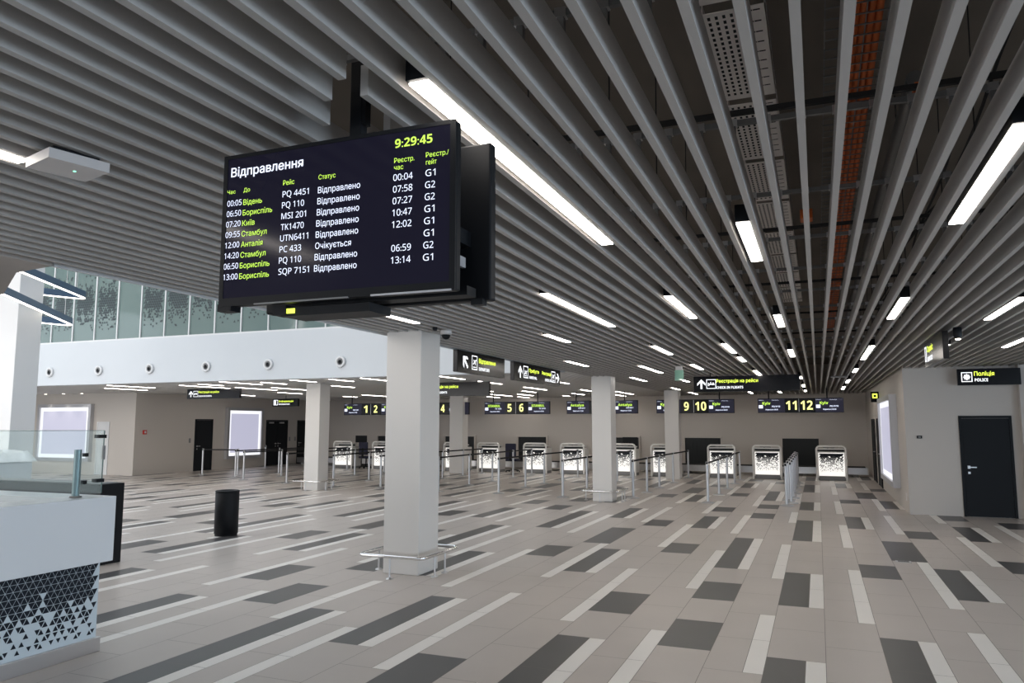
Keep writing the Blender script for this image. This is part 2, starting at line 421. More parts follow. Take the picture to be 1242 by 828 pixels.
# ------------------------------------------------------------------ doors, hatches, wall fittings
def door(n, x0, x1, y, h, axis, face, leaves=1, m=M_DOOR):
    """axis 'x': door in a wall that runs along X at y; axis 'y': wall along Y at x=y; face = sign of the wall's outward normal"""
    def bx(mb, u0, u1, d0, d1, z0, z1, mm):
        d0, d1 = sorted((y+face*d0, y+face*d1))
        if axis == 'x': mb.box(u0, u1, d0, d1, z0, z1, mm)
        else: mb.box(d0, d1, u0, u1, z0, z1, mm)
    mb = MB(); f = 0.05
    bx(mb, x0, x0+f, -0.02, 0.03, 0, h, m); bx(mb, x1-f, x1, -0.02, 0.03, 0, h, m); bx(mb, x0+f, x1-f, -0.02, 0.03, h-f, h, m)
    o = struct(mb, 'door_%d' % n)
    w = (x1-x0-2*f)/leaves
    for k in range(leaves):
        a = x0+f+k*w
        mb = MB(); bx(mb, a+0.004, a+w-0.004, -0.02, 0.018, 0.006, h-f-0.004, m)
        lf = part(mb, 'door_leaf', o); lf['kind'] = 'structure'
        hx = a+0.09 if k == leaves-1 else a+w-0.09
        sgn = 1 if k == leaves-1 else -1
        mb = MB()
        bx(mb, hx-0.025, hx+0.025, 0.018, 0.026, 0.99, 1.05, M_STEEL); bx(mb, hx-0.01, hx+0.01, 0.026, 0.07, 1.01, 1.03, M_STEEL)
        q = sorted((hx-sgn*0.01, hx+sgn*0.13)); bx(mb, q[0], q[1], 0.06, 0.078, 1.01, 1.03, M_STEEL)
        bx(mb, hx-0.022, hx+0.022, 0.018, 0.024, 0.88, 0.925, M_STEEL)
        hd = part(mb, 'door_handle', lf); hd['kind'] = 'structure'
    return o
door(1, 2.76, 3.72, 18.5, 2.09, 'x', -1)
door(2, 24.5, 25.5, -24.0, 2.14, 'y', 1)
d2 = door(3, 28.9, 30.45, -24.0, 2.13, 'y', 1, 2)
door(4, 31.2, 32.2, -24.0, 2.13, 'y', 1)
door(5, -25.95, -25.3, 21.5, 2.02, 'x', -1, 1, M_WHITE)
door(6, 25.6, 27.0, 1.75, 2.1, 'y', -1)
door(7, 27.9, 29.3, 1.75, 2.1, 'y', -1)
mb = MB()
for a in (29.05, 29.8): mb.box(-23.975, -23.93, a, a+0.32, 1.97, 2.03, M_STEEL)
tag(mb.build('door_closer'), 'steel door closers across the top of the double black door', 'door closer')

def lightbox(name, label, u0, u1, z0, z1, y, axis, face):
    t = thing(name, label, 'lightbox', ((u0+u1)/2, y, z0) if axis == 'x' else (y, (u0+u1)/2, z0), 'blank backlit advertising boxes')
    def bx(mb, a, b, d0, d1, c, d, m):
        d0, d1 = sorted((y+face*d0, y+face*d1))
        if axis == 'x': mb.box(a, b, d0, d1, c, d, m)
        else: mb.box(d0, d1, a, b, c, d, m)
    f = 0.13; mb = MB()
    bx(mb, u0-f, u0, 0.002, 0.16, z0-f, z1+f, M_ALU); bx(mb, u1, u1+f, 0.002, 0.16, z0-f, z1+f, M_ALU)
    bx(mb, u0, u1, 0.002, 0.16, z1, z1+f, M_ALU); bx(mb, u0, u1, 0.002, 0.16, z0-f, z0, M_ALU)
    part(mb, 'frame', t)
    e = 0.14; mb = MB(); bx(mb, u0+e, u1-e, 0.01, 0.10, z0+e, z1-e, M_LB); part(mb, 'light_panel', t)
    mb = MB()
    bx(mb, u0, u0+e, 0.01, 0.10, z0, z1, M_LBE); bx(mb, u1-e, u1, 0.01, 0.10, z0, z1, M_LBE)
    bx(mb, u0+e, u1-e, 0.01, 0.10, z0, z0+e, M_LBE); bx(mb, u0+e, u1-e, 0.01, 0.10, z1-e, z1, M_LBE)
    part(mb, 'edge_light', t, 'brighter white edge of the panel')
lightbox('advertising_lightbox', 'large glowing blank lightbox on the far left wall behind the glass desk screen', -29.0, -26.3, 0.62, 2.58, 21.5, 'x', -1)
lightbox('advertising_lightbox', 'glowing blank lightbox between the black doors on the left wall', 26.35, 28.4, 0.55, 2.53, -24.0, 'y', 1)
lightbox('advertising_lightbox', 'glowing blank lightbox on the right wall seen edge on', 20.3, 23.9, 0.55, 2.5, 1.75, 'y', -1)

def plate(name, label, cat, u, z, w, h, y, axis, face, m, d=0.02, m2=None, group=None):
    mb = MB(); d0, d1 = sorted((y, y+face*d))
    e0, e1 = sorted((y+face*d, y+face*(d+0.006)))
    if axis == 'x':
        mb.box(u-w/2, u+w/2, d0, d1, z-h/2, z+h/2, m)
        if m2: mb.box(u-w/4, u+w/4, e0, e1, z-h/4, z+h/4, m2)
    else:
        mb.box(d0, d1, u-w/2, u+w/2, z-h/2, z+h/2, m)
        if m2: mb.box(e0, e1, u-w/4, u+w/4, z-h/4, z+h/4, m2)
    return tag(mb.build(name), label, cat, group)
plate('fire_alarm_button', 'small red fire alarm box on the left wall beside the white door', 'alarm', 21.95, 1.62, 0.16, 0.16, -24.0, 'y', 1, M_RED, 0.05, M_WHITE)
plate('light_switch', 'grey switch left of the single black door on the left wall', 'switch', 24.25, 1.26, 0.09, 0.18, -24.0, 'y', 1, M_GREY)
plate('light_switch', 'grey switch just right of the double black door', 'switch', 30.63, 1.22, 0.09, 0.2, -24.0, 'y', 1, M_GREY)
plate('light_switch', 'grey switch beside the last black door on the left wall', 'switch', 31.05, 1.22, 0.09, 0.2, -24.0, 'y', 1, M_GREY)
plate('thermostat', 'small black control on the wall left of the police door', 'thermostat', 2.01, 1.64, 0.10, 0.06, 18.5, 'x', -1, M_BLACK, 0.03, M_GREY)
plate('wall_socket', 'white socket low on the right wall near its corner', 'socket', 18.95, 0.33, 0.14, 0.16, 1.75, 'y', -1, M_PLASTIC, 0.015)
mb = MB(); mb.box(0.93, 1.13, 12.05, 12.18, 0.001, 0.006, M_STEEL); mb.box(0.96, 1.10, 12.07, 12.16, 0.006, 0.008, M_GREY)
tag(mb.build('floor_socket'), 'small steel socket plate set in the floor at right', 'socket')

# baggage hatches in the back wall and the belt in front of it
hat = [(-1.35, 0.0, 'desks 11 and 12'), (-5.2, -3.75, 'desks 9 and 10'), (-8.3, -7.15, 'desks 7 and 8'), (-12.7, -11.35, 'desks 5 and 6'), (-16.4, -14.9, 'desks 3 and 4'), (-20.1, -18.9, 'desks 1 and 2')]
for a, b, w in hat:
    t = thing('baggage_hatch', 'dark baggage hatch in the back wall between '+w, 'hatch', ((a+b)/2, BACK, 0), 'dark baggage hatches in the back wall')
    mb = MB(); mb.box(a-0.06, a, BACK-0.10, BACK-0.002, 0, 1.42, M_WALL); mb.box(b, b+0.06, BACK-0.10, BACK-0.002, 0, 1.42, M_WALL); mb.box(a, b, BACK-0.10, BACK-0.002, 1.36, 1.42, M_WALL)
    part(mb, 'frame', t)
    mb = MB(); n = 9; w_ = (b-a)/n
    for k in range(n): mb.box(a+k*w_+0.006, a+(k+1)*w_-0.006, BACK-0.03-0.012*(k % 2), BACK-0.02-0.012*(k % 2), 0.03, 1.36, M_DARK_IN)
    mb.box(a, b, BACK-0.012, BACK-0.004, 0.0, 1.36, M_DARK_IN)
    part(mb, 'strip_curtain', t)

mb = MB(); mb.box(-23.5, 1.6, 30.6, 31.5, 0.10, 0.34, M_STEEL); mb.box(-23.45, 1.55, 30.65, 31.45, 0.34, 0.36, M_RUBBER)
for k in range(9): mb.box(-23.3+k*3.05, -23.1+k*3.05, 30.65, 31.45, 0, 0.10, M_GREY)
tag(mb.build('baggage_conveyor'), 'long low steel baggage conveyor along the back wall', 'conveyor')

# ------------------------------------------------------------------ check-in desks
def counter_proto(x0):
    w, y, h = 1.0, 28.5, 1.2
    t = thing('check_in_desk', '', 'check-in desk', (x0+w/2, y, 0), 'glowing check-in desks along the back')
    mb = MB(); mb.box(x0+0.05, x0+w-0.05, y+0.06, y+0.75, 0.10, 0.98, M_COUNTER); mb.box(x0+0.06, x0+w-0.06, y+0.10, y+0.70, 0, 0.10, M_GREY); part(mb, 'body', t)
    mb = MB(); mb.box(x0+0.09, x0+w-0.09, y+0.045, y+0.06, 0.16, 0.94, M_CLIT); s = 0.055; hh = s*0.866; r = 0; z = 0.30; yy = y+0.041
    while z < 0.94-hh:
        f = (z-0.30)/0.64; k = min(1.0, 0.62+0.50*f); rnd = random.Random(r)  # triangle growth also carries the panel's glow gradient, emission itself is even
        x = x0+0.10+(s/2 if r % 2 else 0)
        while x+1.5*s < x0+w-0.09:
            for (c, up) in (((x+s/2, z+hh/3), 1), ((x+s, z+2*hh/3), -1)):
                if rnd.random() < 0.46+0.65*f:
                    q = k*s/2; g = k*hh/3
                    mb.add([(c[0]-q, yy, c[1]-g*up), (c[0]+q, yy, c[1]-g*up), (c[0], yy, c[1]+2*g*up)], [(0, 1, 2)], M_NAVY)
            x += s
        z += hh; r += 1
    part(mb, 'lit_panel', t, 'glowing front panel with dark triangles thinning out downwards')
    mb = MB(); pts = []; rr = 0.12
    pts += [(x0+0.03, y, 0.0), (x0+0.03, y, h-rr-0.03)]
    for q in range(1, 7): a = math.radians(180-q*15); pts.append((x0+0.03+rr+rr*math.cos(a), y, h-0.03-rr+rr*math.sin(a)))
    for q in range(0, 7): a = math.radians(90-q*15); pts.append((x0+w-0.03-rr+rr*math.cos(a), y, h-0.03-rr+rr*math.sin(a)))
    pts += [(x0+w-0.03, y, 0.0)]
    mb.tube(pts, 0.034, M_ARCH, 10)
    part(mb, 'arch_frame', t, 'pale rounded tube frame')
    mb = MB(); mb.box(x0+0.06, x0+w-0.06, y+0.02, y+0.50, 1.05, 1.09, M_COUNTER); mb.box(x0+0.08, x0+w-0.08, y+0.30, y+0.33, 0.98, 1.05, M_DARK_IN); part(mb, 'top_shelf', t)
    mb = MB(); mb.box(x0+0.09, x0+w-0.09, y+0.05, y+0.10, 0.02, 0.15, M_GALV); part(mb, 'kick_plate', t)
    mb = MB(); mb.tube([(x0+0.4, y+0.35, 1.09), (x0+0.4, y+0.35, 1.14)], 0.02, M_BLACK, 8); mb.box(x0+0.25, x0+0.62, y+0.33, y+0.36, 1.10, 1.17, M_GREY); part(mb, 'ticket_reader', t)
    return t
CX = [-19.95, -17.95, -16.45, -14.5, -12.97, -10.95, -9.41, -7.4, -5.85, -3.78, -2.22, -0.12]
NUM = ['first', 'second', 'third', 'fourth', 'fifth', 'sixth', 'seventh', 'eighth', 'ninth', 'tenth', 'eleventh', 'twelfth']
PLACE = ['farthest left, beside the navy chair', 'second from the left, below number 2', 'third from the left, behind the big near column', 'behind the slim far column, below number 4', 'with a black chair at its right, below number 5', 'below number 6, in front of the right end of a dark hatch', 'seventh from the left, left of the second column', 'partly behind the second column, at its right', 'partly behind the far right column', 'below number 10, at the right of a dark hatch', 'below number 11, left of the cluster of posts', 'farthest right, below number 12']
proto = counter_proto(CX[0])
for i, x in enumerate(CX):
    lab = 'glowing check-in desk, '+PLACE[i]
    if i == 0: proto['label'] = lab
    else: dup(proto, (x+0.5, 28.5, 0), lab)
def chair(x, y, label):
    t = thing('office_chair', label, 'chair', (x, y, 0), 'dark office chairs at the desks')
    mb = MB(); mb.tube([(x, y, 0.06), (x, y, 0.45)], 0.03, M_BLACK, 8)
    for k in range(5):
        a = k*math.tau/5; mb.tube([(x, y, 0.09), (x+0.28*math.cos(a), y+0.28*math.sin(a), 0.06)], 0.02, M_BLACK, 6); mb.lathe((x+0.28*math.cos(a), y+0.28*math.sin(a), 0), [(0.02, 0), (0.03, 0.02), (0.02, 0.05)], M_BLACK, 8)
    part(mb, 'swivel_base', t)
    part(MB().box(x-0.24, x+0.24, y-0.24, y+0.24, 0.45, 0.54, M_CHAIR, 0.03), 'seat', t)
    part(MB().box(x-0.23, x+0.23, y-0.27, y-0.20, 0.60, 1.15, M_CHAIR, 0.03).box(x-0.04, x+0.04, y-0.30, y-0.27, 0.47, 0.9, M_BLACK), 'backrest', t)
chair(-18.5, 28.9, 'navy office chair right of the leftmost check-in desk')
chair(-11.55, 28.9, 'dark office chair between the desks below numbers 5 and 6')
for i, (a, d) in enumerate(((-17.6, 'second'), (-14.3, 'fourth'), (-6.9, 'eighth'), (-19.3, 'first'))):
    t = thing('desk_monitor', 'dark monitor standing behind the %s check-in desk from the left' % d, 'monitor', (a, 29.7, 0), 'dark monitors behind the desks')
    part(MB().box(a-0.3, a+0.3, 29.7, 29.74, 1.10, 1.42, M_BLACK, 0.008), 'screen', t)
    part(MB().tube([(a, 29.76, 0), (a, 29.76, 1.25)], 0.03, M_GREY, 8).lathe((a, 29.76, 0), [(0.18, 0), (0.18, 0.02), (0.03, 0.04)], M_GREY, 12), 'stand', t)

# ------------------------------------------------------------------ queue posts and belts
def post_proto():
    t = thing('queue_post', '', 'queue post', (0, 0, 0), 'silver queue posts'); 
    part(MB().lathe((0, 0, 0), [(0.165, 0), (0.165, 0.012), (0.12, 0.025), (0.045, 0.04)], M_POST, 20), 'base', t)
    part(MB().tube([(0, 0, 0.03), (0, 0, 0.93)], 0.033, M_POST, 12), 'pole', t)
    part(MB().lathe((0, 0, 0.925), [(0.036, 0), (0.036, 0.065), (0.028, 0.075)], M_POST, 14).box(-0.02, 0.02, -0.042, 0.042, 0.935, 0.98, M_BLACK), 'belt_head', t)
    return t
pp = post_proto(); first_post = [True]
# only these parts are copied, so copies stay free of the first post's belt
pp_children = list(pp.children)
def dup_post(loc, label):
    r = pp.copy(); COL.objects.link(r); r.location = loc; r['label'] = label
    for c in pp_children:
        k = c.copy(); COL.objects.link(k); k.parent = r
    return r
def post(x, y, label, nxt=None):
    if first_post[0]: o = pp; o.location = (x, y, 0); o['label'] = label; first_post[0] = False
    else: o = dup_post((x, y, 0), label)
    if nxt:
        dx, dy = nxt[0]-x, nxt[1]-y; l = math.hypot(dx, dy); ux, uy = dx/l, dy/l; nx, ny = -uy*0.003, ux*0.003
        a, b = 0.045, l-0.045; z0, z1 = 0.935, 0.982
        P4 = [(ux*a+nx, uy*a+ny), (ux*b+nx, uy*b+ny), (ux*b-nx, uy*b-ny), (ux*a-nx, uy*a-ny)]
        k = MB().prism(P4, z0, z1, M_BELT).build('belt'); k.parent = o; k['label'] = 'black retractable belt'
    return o
ROWS = [
 ('belted queue right of desk 10', [(-2.58, 19.35), (-2.58, 21.6), (-2.58, 23.7), (-2.58, 25.8), (-2.58, 27.7)]),
 ('belted queue right of the second column', [(-4.55, 19.85), (-4.55, 21.6), (-4.55, 23.4), (-4.5, 25.5), (-4.40, 28.05)]),
 ('belted queue left of the second column', [(-6.33, 19.4), (-6.33, 21.65), (-6.33, 23.5), (-6.33, 25.3), (-6.33, 27.3)]),
 ('belted queue before desk 6', [(-8.34, 19.8), (-8.34, 21.9), (-8.30, 23.5), (-8.25, 25.2), (-8.2, 26.9)]),
 ('belted queue right of the big near column', [(-10.2, 19.75), (-10.32, 22.1), (-10.3, 23.9), (-10.3, 25.8), (-10.25, 27.6)]),
 ('belted queue just behind the big near column', [(-12.4, 20.2), (-12.42, 22.3), (-12.44, 24.4), (-12.4, 26.0), (-12.34, 27.6)]),
 ('belted queue right of the far left column', [(-14.0, 20.05), (-14.4, 22.7), (-14.4, 25.0), (-14.4, 26.9)]),
 ('belted queue behind the far left column', [(-16.2, 20.6), (-16.3, 22.6), (-16.3, 24.7), (-16.3, 26.8)]),
 ('belted queue left of the far left column', [(-18.56, 21.27), (-18.5, 23.2), (-18.45, 25.2), (-18.4, 27.3)]),
 ('belted queue crossing before the double black door', [(-19.75, 22.2), (-19.78, 24.65), (-19.83, 26.4), (-20.1, 27.8)]),
]
for name, pts in ROWS:
    for i, p in enumerate(pts):
        who = ORD[i]
        post(p[0], p[1], 'silver queue post, %s, in the %s' % (who, name), pts[i+1] if i+1 < len(pts) else None)
cross = [(-21.98, 22.91), (-20.45, 23.1)]
post(*cross[0], 'silver queue post in front of the single black door on the left wall', cross[1])
post(*cross[1], 'silver queue post in front of the blank lightbox on the left wall', None)
post(-22.9, 27.6, 'silver queue post close to the left edge of the double black door', None)
for i in range(13):
    y = 19.35+i*0.68; x = -0.73+(0.05 if i % 2 else -0.03)
    who = ORD[i]
    post(x, y, 'silver queue post, %s, in the tight beltless row at right' % who, None)

# ------------------------------------------------------------------ signs
def arrow(mb, c, u, v, size, ang, m, n_off):
    u, v = Vector(u), Vector(v); c = Vector(c); ca, sa = math.cos(ang), math.sin(ang)
    def pt(a, b): return c+u*(size*(a*ca-b*sa))+v*(size*(a*sa+b*ca))
    sh = [(-0.09, -0.5), (0.09, -0.5), (0.09, 0.35), (-0.09, 0.35)]
    mb.poly([pt(*q) for q in sh], m)
    for s in (1, -1):
        q = [(0, 0.5), (s*0.42, 0.08), (s*0.42, -0.16), (0, 0.26)]
        mb.poly([pt(*w) for w in (q if s > 0 else q[::-1])], m)
def frame_sq(mb, o, u, v, w, h, t, m):
    o, u, v = Vector(o), Vector(u), Vector(v)
    def Q(a, b, c, d): mb.quad(o+u*a+v*c, o+u*b+v*c, o+u*b+v*d, o+u*a+v*d, m)
    Q(0, w, 0, t); Q(0, w, h-t, h); Q(0, t, t, h-t); Q(w-t, w, t, h-t)
def fillq(mb, o, u, v, a, b, c, d, m):
    o, u, v = Vector(o), Vector(u), Vector(v); mb.quad(o+u*a+v*c, o+u*b+v*c, o+u*b+v*d, o+u*a+v*d, m)
def bag_icon(mb, o, u, v, s, m):
    frame_sq(mb, o, u, v, s, s, s*0.06, m); o = Vector(o); u = Vector(u); v = Vector(v)
    fillq(mb, o, u, v, s*0.18, s*0.30, s*0.30, s*0.62, m); fillq(mb, o, u, v, s*0.18, s*0.52, s*0.42, s*0.5, m)
    fillq(mb, o, u, v, s*0.42, s*0.5, s*0.5, s*0.72, m); fillq(mb, o, u, v, s*0.56, s*0.84, s*0.40, s*0.52, m)
    mb.poly([o+u*(s*0.6)+v*(s*0.52), o+u*(s*0.8)+v*(s*0.52), o+u*(s*0.7)+v*(s*0.70)], m)
def plane_icon(mb, o, u, v, w, h, m, down=False):
    frame_sq(mb, o, u, v, w, h, w*0.07, m); o = Vector(o); u = Vector(u); v = Vector(v)
    def pt(a, b):
        if down: a = 1-a; b = 1-b
        return o+u*(w*a)+v*(h*b)
    mb.poly([pt(.18, .40), pt(.26, .36), pt(.82, .66), pt(.78, .74), pt(.70, .73)], m)
    mb.poly([pt(.42, .52), pt(.55, .60), pt(.36, .72), pt(.30, .70)], m)
    mb.poly([pt(.52, .50), pt(.66, .58), pt(.68, .36), pt(.62, .34)], m)
    fillq(mb, o, u, v, w*0.2, w*0.8, h*0.16, h*0.21, m)

def sign_checkin(x0, y, label, w=2.45, h=0.38, zt=3.08):
    t = thing('hanging_sign', label, 'sign', (x0+w/2, y, zt), 'black overhead check-in signs')
    part(MB().box(x0, x0+w, y, y+0.10, zt-h, zt, M_SIGN, 0.004), 'housing', t)
    mb = MB()
    for a in (x0+0.4, x0+w-0.4): mb.tube([(a, y+0.05, zt-0.002), (a, y+0.05, zt+0.3)], 0.012, M_BLACK, 8)
    part(mb, 'hanger', t)
    mb = MB(); o = Vector((x0, y-0.003, zt-h))
    arrow(mb, o+X1*0.185*w/2.45*1.0+Z1*(h*0.5), X1, Z1, h*0.62, 0, M_WHT, 0); part(mb, 'arrow', t); mb = MB()
    s = h*0.60; bag_icon(mb, o+X1*(0.125*w)+Z1*(h*0.2), X1, Z1, s, M_WHT); part(mb, 'pictogram', t); mb = MB()
    text(mb, 'CHECK-IN FLIGHTS', o+X1*(0.222*w)+Z1*(h*0.19), X1, Z1, h*0.155, M_WHT, width=w*0.255, bold=True)
    part(mb, 'white_lettering', t)
    mb = MB(); text(mb, 'Реєстрація на рейси', o+X1*(0.222*w)+Z1*(h*0.58), X1, Z1, h*0.21, M_YEL, width=w*0.395, bold=True)
    part(mb, 'yellow_lettering', t)
sign_checkin(-2.80, 19.0, 'long black check-in flights sign above the way to desks 9 to 12')
sign_checkin(-10.74, 19.0, 'long black check-in flights sign half hidden behind the big near column')
sign_checkin(-20.0, 20.0, 'long black check-in flights sign far left, under the white bulkhead', 2.25, 0.33, 3.11)

# departure and arrival signs along the atrium edge: face +X, read from right to left in world Y
SX = -5.36
def sign_edge(y0, y1, label):
    t = thing('hanging_sign', label, 'sign', (SX, (y0+y1)/2, 3.115), 'black signs along the atrium edge')
    part(MB().box(SX-0.08, SX, y0, y1, 2.755, 3.115, M_SIGN, 0.004), 'housing', t); return t
t = sign_edge(11.0, 13.0, 'black departure sign with up-left arrow, left one of the pair right of the near column')
U = Y1; o = Vector((SX+0.003, 11.0, 2.755)); mb = MB()
arrow(mb, o+U*0.30+Z1*0.18, U, Z1, 0.26, math.radians(45), M_WHT, 0); part(mb, 'arrow', t); mb = MB()
plane_icon(mb, o+U*0.55+Z1*0.07, U, Z1, 0.22, 0.24, M_WHT); part(mb, 'pictogram', t); mb = MB()
text(mb, 'DEPARTURE', o+U*0.84+Z1*0.07, U, Z1, 0.055, M_WHT, width=0.45, bold=True); part(mb, 'white_lettering', t)
mb = MB(); text(mb, 'Відправлення', o+U*0.84+Z1*0.20, U, Z1, 0.075, M_YEL, width=0.72, bold=True); part(mb, 'yellow_lettering', t)
t = sign_edge(13.47, 16.3, 'glossy black sign with two arrows, right one of the pair at the atrium edge')
o = Vector((SX+0.003, 13.47, 2.755)); mb = MB()
arrow(mb, o+U*0.33+Z1*0.18, U, Z1, 0.24, 0, M_WHT, 0); part(mb, 'arrow', t); mb = MB(); plane_icon(mb, o+U*0.50+Z1*0.07, U, Z1, 0.26, 0.24, M_WHT, True); part(mb, 'pictogram', t); mb = MB()
text(mb, 'ARRIVAL', o+U*0.82+Z1*0.07, U, Z1, 0.055, M_WHT, width=0.46, bold=True); part(mb, 'white_lettering', t); mb = MB()
arrow(mb, o+U*2.62+Z1*0.18, U, Z1, 0.24, math.radians(-90), M_WHT, 0); part(mb, 'arrow', t); mb = MB(); plane_icon(mb, o+U*2.20+Z1*0.07, U, Z1, 0.26, 0.24, M_WHT); part(mb, 'pictogram', t); mb = MB()
text(mb, 'CHECK-IN', o+U*1.78+Z1*0.07, U, Z1, 0.055, M_WHT, width=0.40, bold=True); part(mb, 'white_lettering', t)
mb = MB(); text(mb, 'Прибуття', o+U*0.82+Z1*0.20, U, Z1, 0.07, M_YEL, width=0.58, bold=True); part(mb, 'yellow_lettering', t); mb = MB(); text(mb, 'Реєстрація', o+U*1.60+Z1*0.20, U, Z1, 0.07, M_YEL, width=0.58, bold=True); part(mb, 'yellow_lettering', t)

# small sign near the left doors, police sign, side sign at right
t = thing('hanging_sign', 'short black sign hung before the double black door on the left', 'sign', (-20.65, 26, 3.0))
part(MB().box(-21.3, -20.0, 26.0, 26.1, 2.67, 2.99, M_SIGN, 0.004).tube([(-20.65, 26.05, 2.98), (-20.65, 26.05, 3.3)], 0.012, M_BLACK, 8), 'housing', t)
mb = MB(); o = Vector((-21.3, 25.997, 2.67)); frame_sq(mb, o+X1*0.06+Z1*0.05, X1, Z1, 0.22, 0.22, 0.02, M_WHT); fillq(mb, o, X1, Z1, 0.10, 0.18, 0.08, 0.24, M_WHT)
text(mb, 'INFORMATION', o+X1*0.32+Z1*0.06, X1, Z1, 0.06, M_WHT, width=0.56, bold=True); part(mb, 'white_lettering', t)
mb = MB(); text(mb, 'Інформація', o+X1*0.32+Z1*0.18, X1, Z1, 0.07, M_YEL, width=0.74, bold=True); part(mb, 'yellow_lettering', t)

t = thing('wall_sign', 'black police sign with star emblem above the black door at right', 'sign', (3.3, 18.3, 2.7))
part(MB().box(2.75, 3.88, 18.20, 18.29, 2.72, 3.06, M_SIGN, 0.004).box(3.0, 3.6, 18.29, 18.5, 2.85, 2.95, M_BLACK), 'housing', t)
mb = MB(); o = Vector((2.75, 18.197, 2.72))
frame_sq(mb, o+X1*0.07+Z1*0.07, X1, Z1, 0.20, 0.20, 0.016, M_WHT)
c = o+X1*0.17+Z1*0.17; st = []
for k in range(16):
    r = 0.068 if k % 2 == 0 else 0.050; a = math.tau*k/16; st.append(c+X1*r*math.cos(a)+Z1*r*math.sin(a))
mb.poly(st[::-1], M_WHT); part(mb, 'star_emblem', t); mb = MB()
text(mb, 'POLICE', o+X1*0.31+Z1*0.075, X1, Z1, 0.062, M_WHT, width=0.24, bold=True); part(mb, 'white_lettering', t)
mb = MB(); text(mb, 'Поліція', o+X1*0.305+Z1*0.195, X1, Z1, 0.085, M_YEL, width=0.36, bold=True); part(mb, 'yellow_lettering', t)

SXR = 1.52
t = thing('hanging_sign', 'black sign seen at a slant near the right wall, lettering at its far end', 'sign', (SXR, 12.0, 3.12))
part(MB().box(SXR, SXR+0.07, 11.0, 12.75, 2.74, 3.10, M_SIGN, 0.004), 'housing', t)
UU = -Y1; o = Vector((SXR-0.003, 12.75, 2.74)); mb = MB()
fillq(mb, o, UU, Z1, 0.05, 0.22, 0.08, 0.30, M_WHT); fillq(mb, o+Vector((-0.002, 0, 0)), UU, Z1, 0.11, 0.20, 0.11, 0.27, M_SIGN)
text(mb, 'SERVICE', o+UU*0.30+Z1*0.07, UU, Z1, 0.065, M_WHT, width=0.52, bold=True); part(mb, 'white_lettering', t)
mb = MB(); text(mb, 'Сервіс', o+UU*0.30+Z1*0.205, UU, Z1, 0.085, M_YEL, width=0.58, bold=True); part(mb, 'yellow_lettering', t)
mb = MB(); mb.lathe((SXR+0.16, 10.9, 2.98), [(0.03, 0), (0.05, 0.03), (0.05, 0.14)], M_BLACK, 12); mb.lathe((SXR+0.16, 10.9, 2.965), [(0.028, 0), (0.028, 0.014)], M_DOWN, 12)
tag(mb.build('spotlight'), 'tiny black spotlight with bright lens beside the slanted right sign', 'spotlight')
t = thing('hanging_sign', 'tiny black sign with a yellow mark on the right wall near the back', 'sign', (1.6, 25, 2.75))
part(MB().box(1.52, 1.74, 25.4, 25.48, 2.58, 2.90, M_SIGN, 0.004), 'housing', t)
mb = MB(); frame_sq(mb, (1.56, 25.395, 2.70), X1, Z1, 0.14, 0.14, 0.035, M_YEL); part(mb, 'yellow_mark', t)

# numbered check-in displays
def numsign(x0, n, dest, flight, dep, hide=''):
    w, h, y, z0 = 2.72, 0.49, 27.5, 2.31
    t = thing('check_in_display', 'wide black overhead display with yellow numbers %d and %d' % (n, n+1), 'display', (x0+w/2, y, z0), 'numbered displays above the check-in desks')
    part(MB().box(x0, x0+w, y, y+0.10, z0, z0+h, M_SIGN, 0.004), 'housing', t)
    mb = MB()
    for a in (x0+0.36*w*0.37, x0+w*0.815): mb.tube([(a, y+0.05, z0+h-0.002), (a, y+0.05, z0+h+0.6)], 0.022, M_BLACK, 8)
    part(mb, 'hanger', t)
    for s, sx in ((0, x0+0.015), (1, x0+w-0.86-0.015)):
        sc = part(MB().box(sx, sx+0.86, y-0.006, y, z0+0.015, z0+h-0.015, M_SCREEN2), 'screen', t)
        mb = MB(); o = Vector((sx, y-0.009, z0))
        text(mb, 'Check-in', o+X1*0.02+Z1*0.42, X1, Z1, 0.025, M_TXTW, width=0.16)
        text(mb, 'Economy', o+X1*0.45+Z1*0.42, X1, Z1, 0.022, M_TXTW, width=0.22)
        fillq(mb, o, X1, Z1, 0.02, 0.155, 0.155, 0.265, M_TXTW)
        text(mb, flight, o+X1*0.45+Z1*0.19, X1, Z1, 0.05, M_TXTW, width=0.26, bold=True)
        text(mb, 'Departure '+dep, o+X1*0.24+Z1*0.09, X1, Z1, 0.04, M_TXTW, width=0.40, bold=True)
        part(mb, 'white_lettering', sc)
        mb = MB(); text(mb, dest, o+X1*0.14+Z1*0.28, X1, Z1, 0.09, M_TXTY, width=0.26 if len(dest) < 5 else 0.52, bold=True); part(mb, 'yellow_lettering', sc)
    mb = MB(); o = Vector((x0+w*0.488, y-0.004, z0))
    a, b = str(n), str(n+1)
    wa, wb = (0.17 if len(a) < 2 else 0.34), (0.17 if len(b) < 2 else 0.38)
    if n == 11: wb = 0.38
    mc = MB()
    text(mb, a, o+X1*(-wa-(0.17 if len(a) < 2 else 0.07))+Z1*0.10, X1, Z1, 0.30, M_YNUM, width=wa, bold=True)
    text(mc, b, o+X1*(0.15 if len(b) < 2 else 0.055)+Z1*0.10, X1, Z1, 0.30, M_YNUM, width=wb, bold=True)
    part(mb, 'number', t); part(mc, 'number', t)
    mb = MB(); mb.box(x0+w*0.488-0.008, x0+w*0.488+0.008, y-0.008, y, z0+0.02, z0+h-0.02, M_ALU); part(mb, 'divider', t)
numsign(-1.90, 11, 'Kyiv', 'PQ 0110', '06:50'); numsign(-5.40, 9, 'Kyiv', 'PQ 0110', '06:50')
numsign(-8.80, 7, 'Antalya', 'UTN 6411', '12:00'); numsign(-12.2, 5, 'ISTANBUL', 'TK 1470', '09:55')
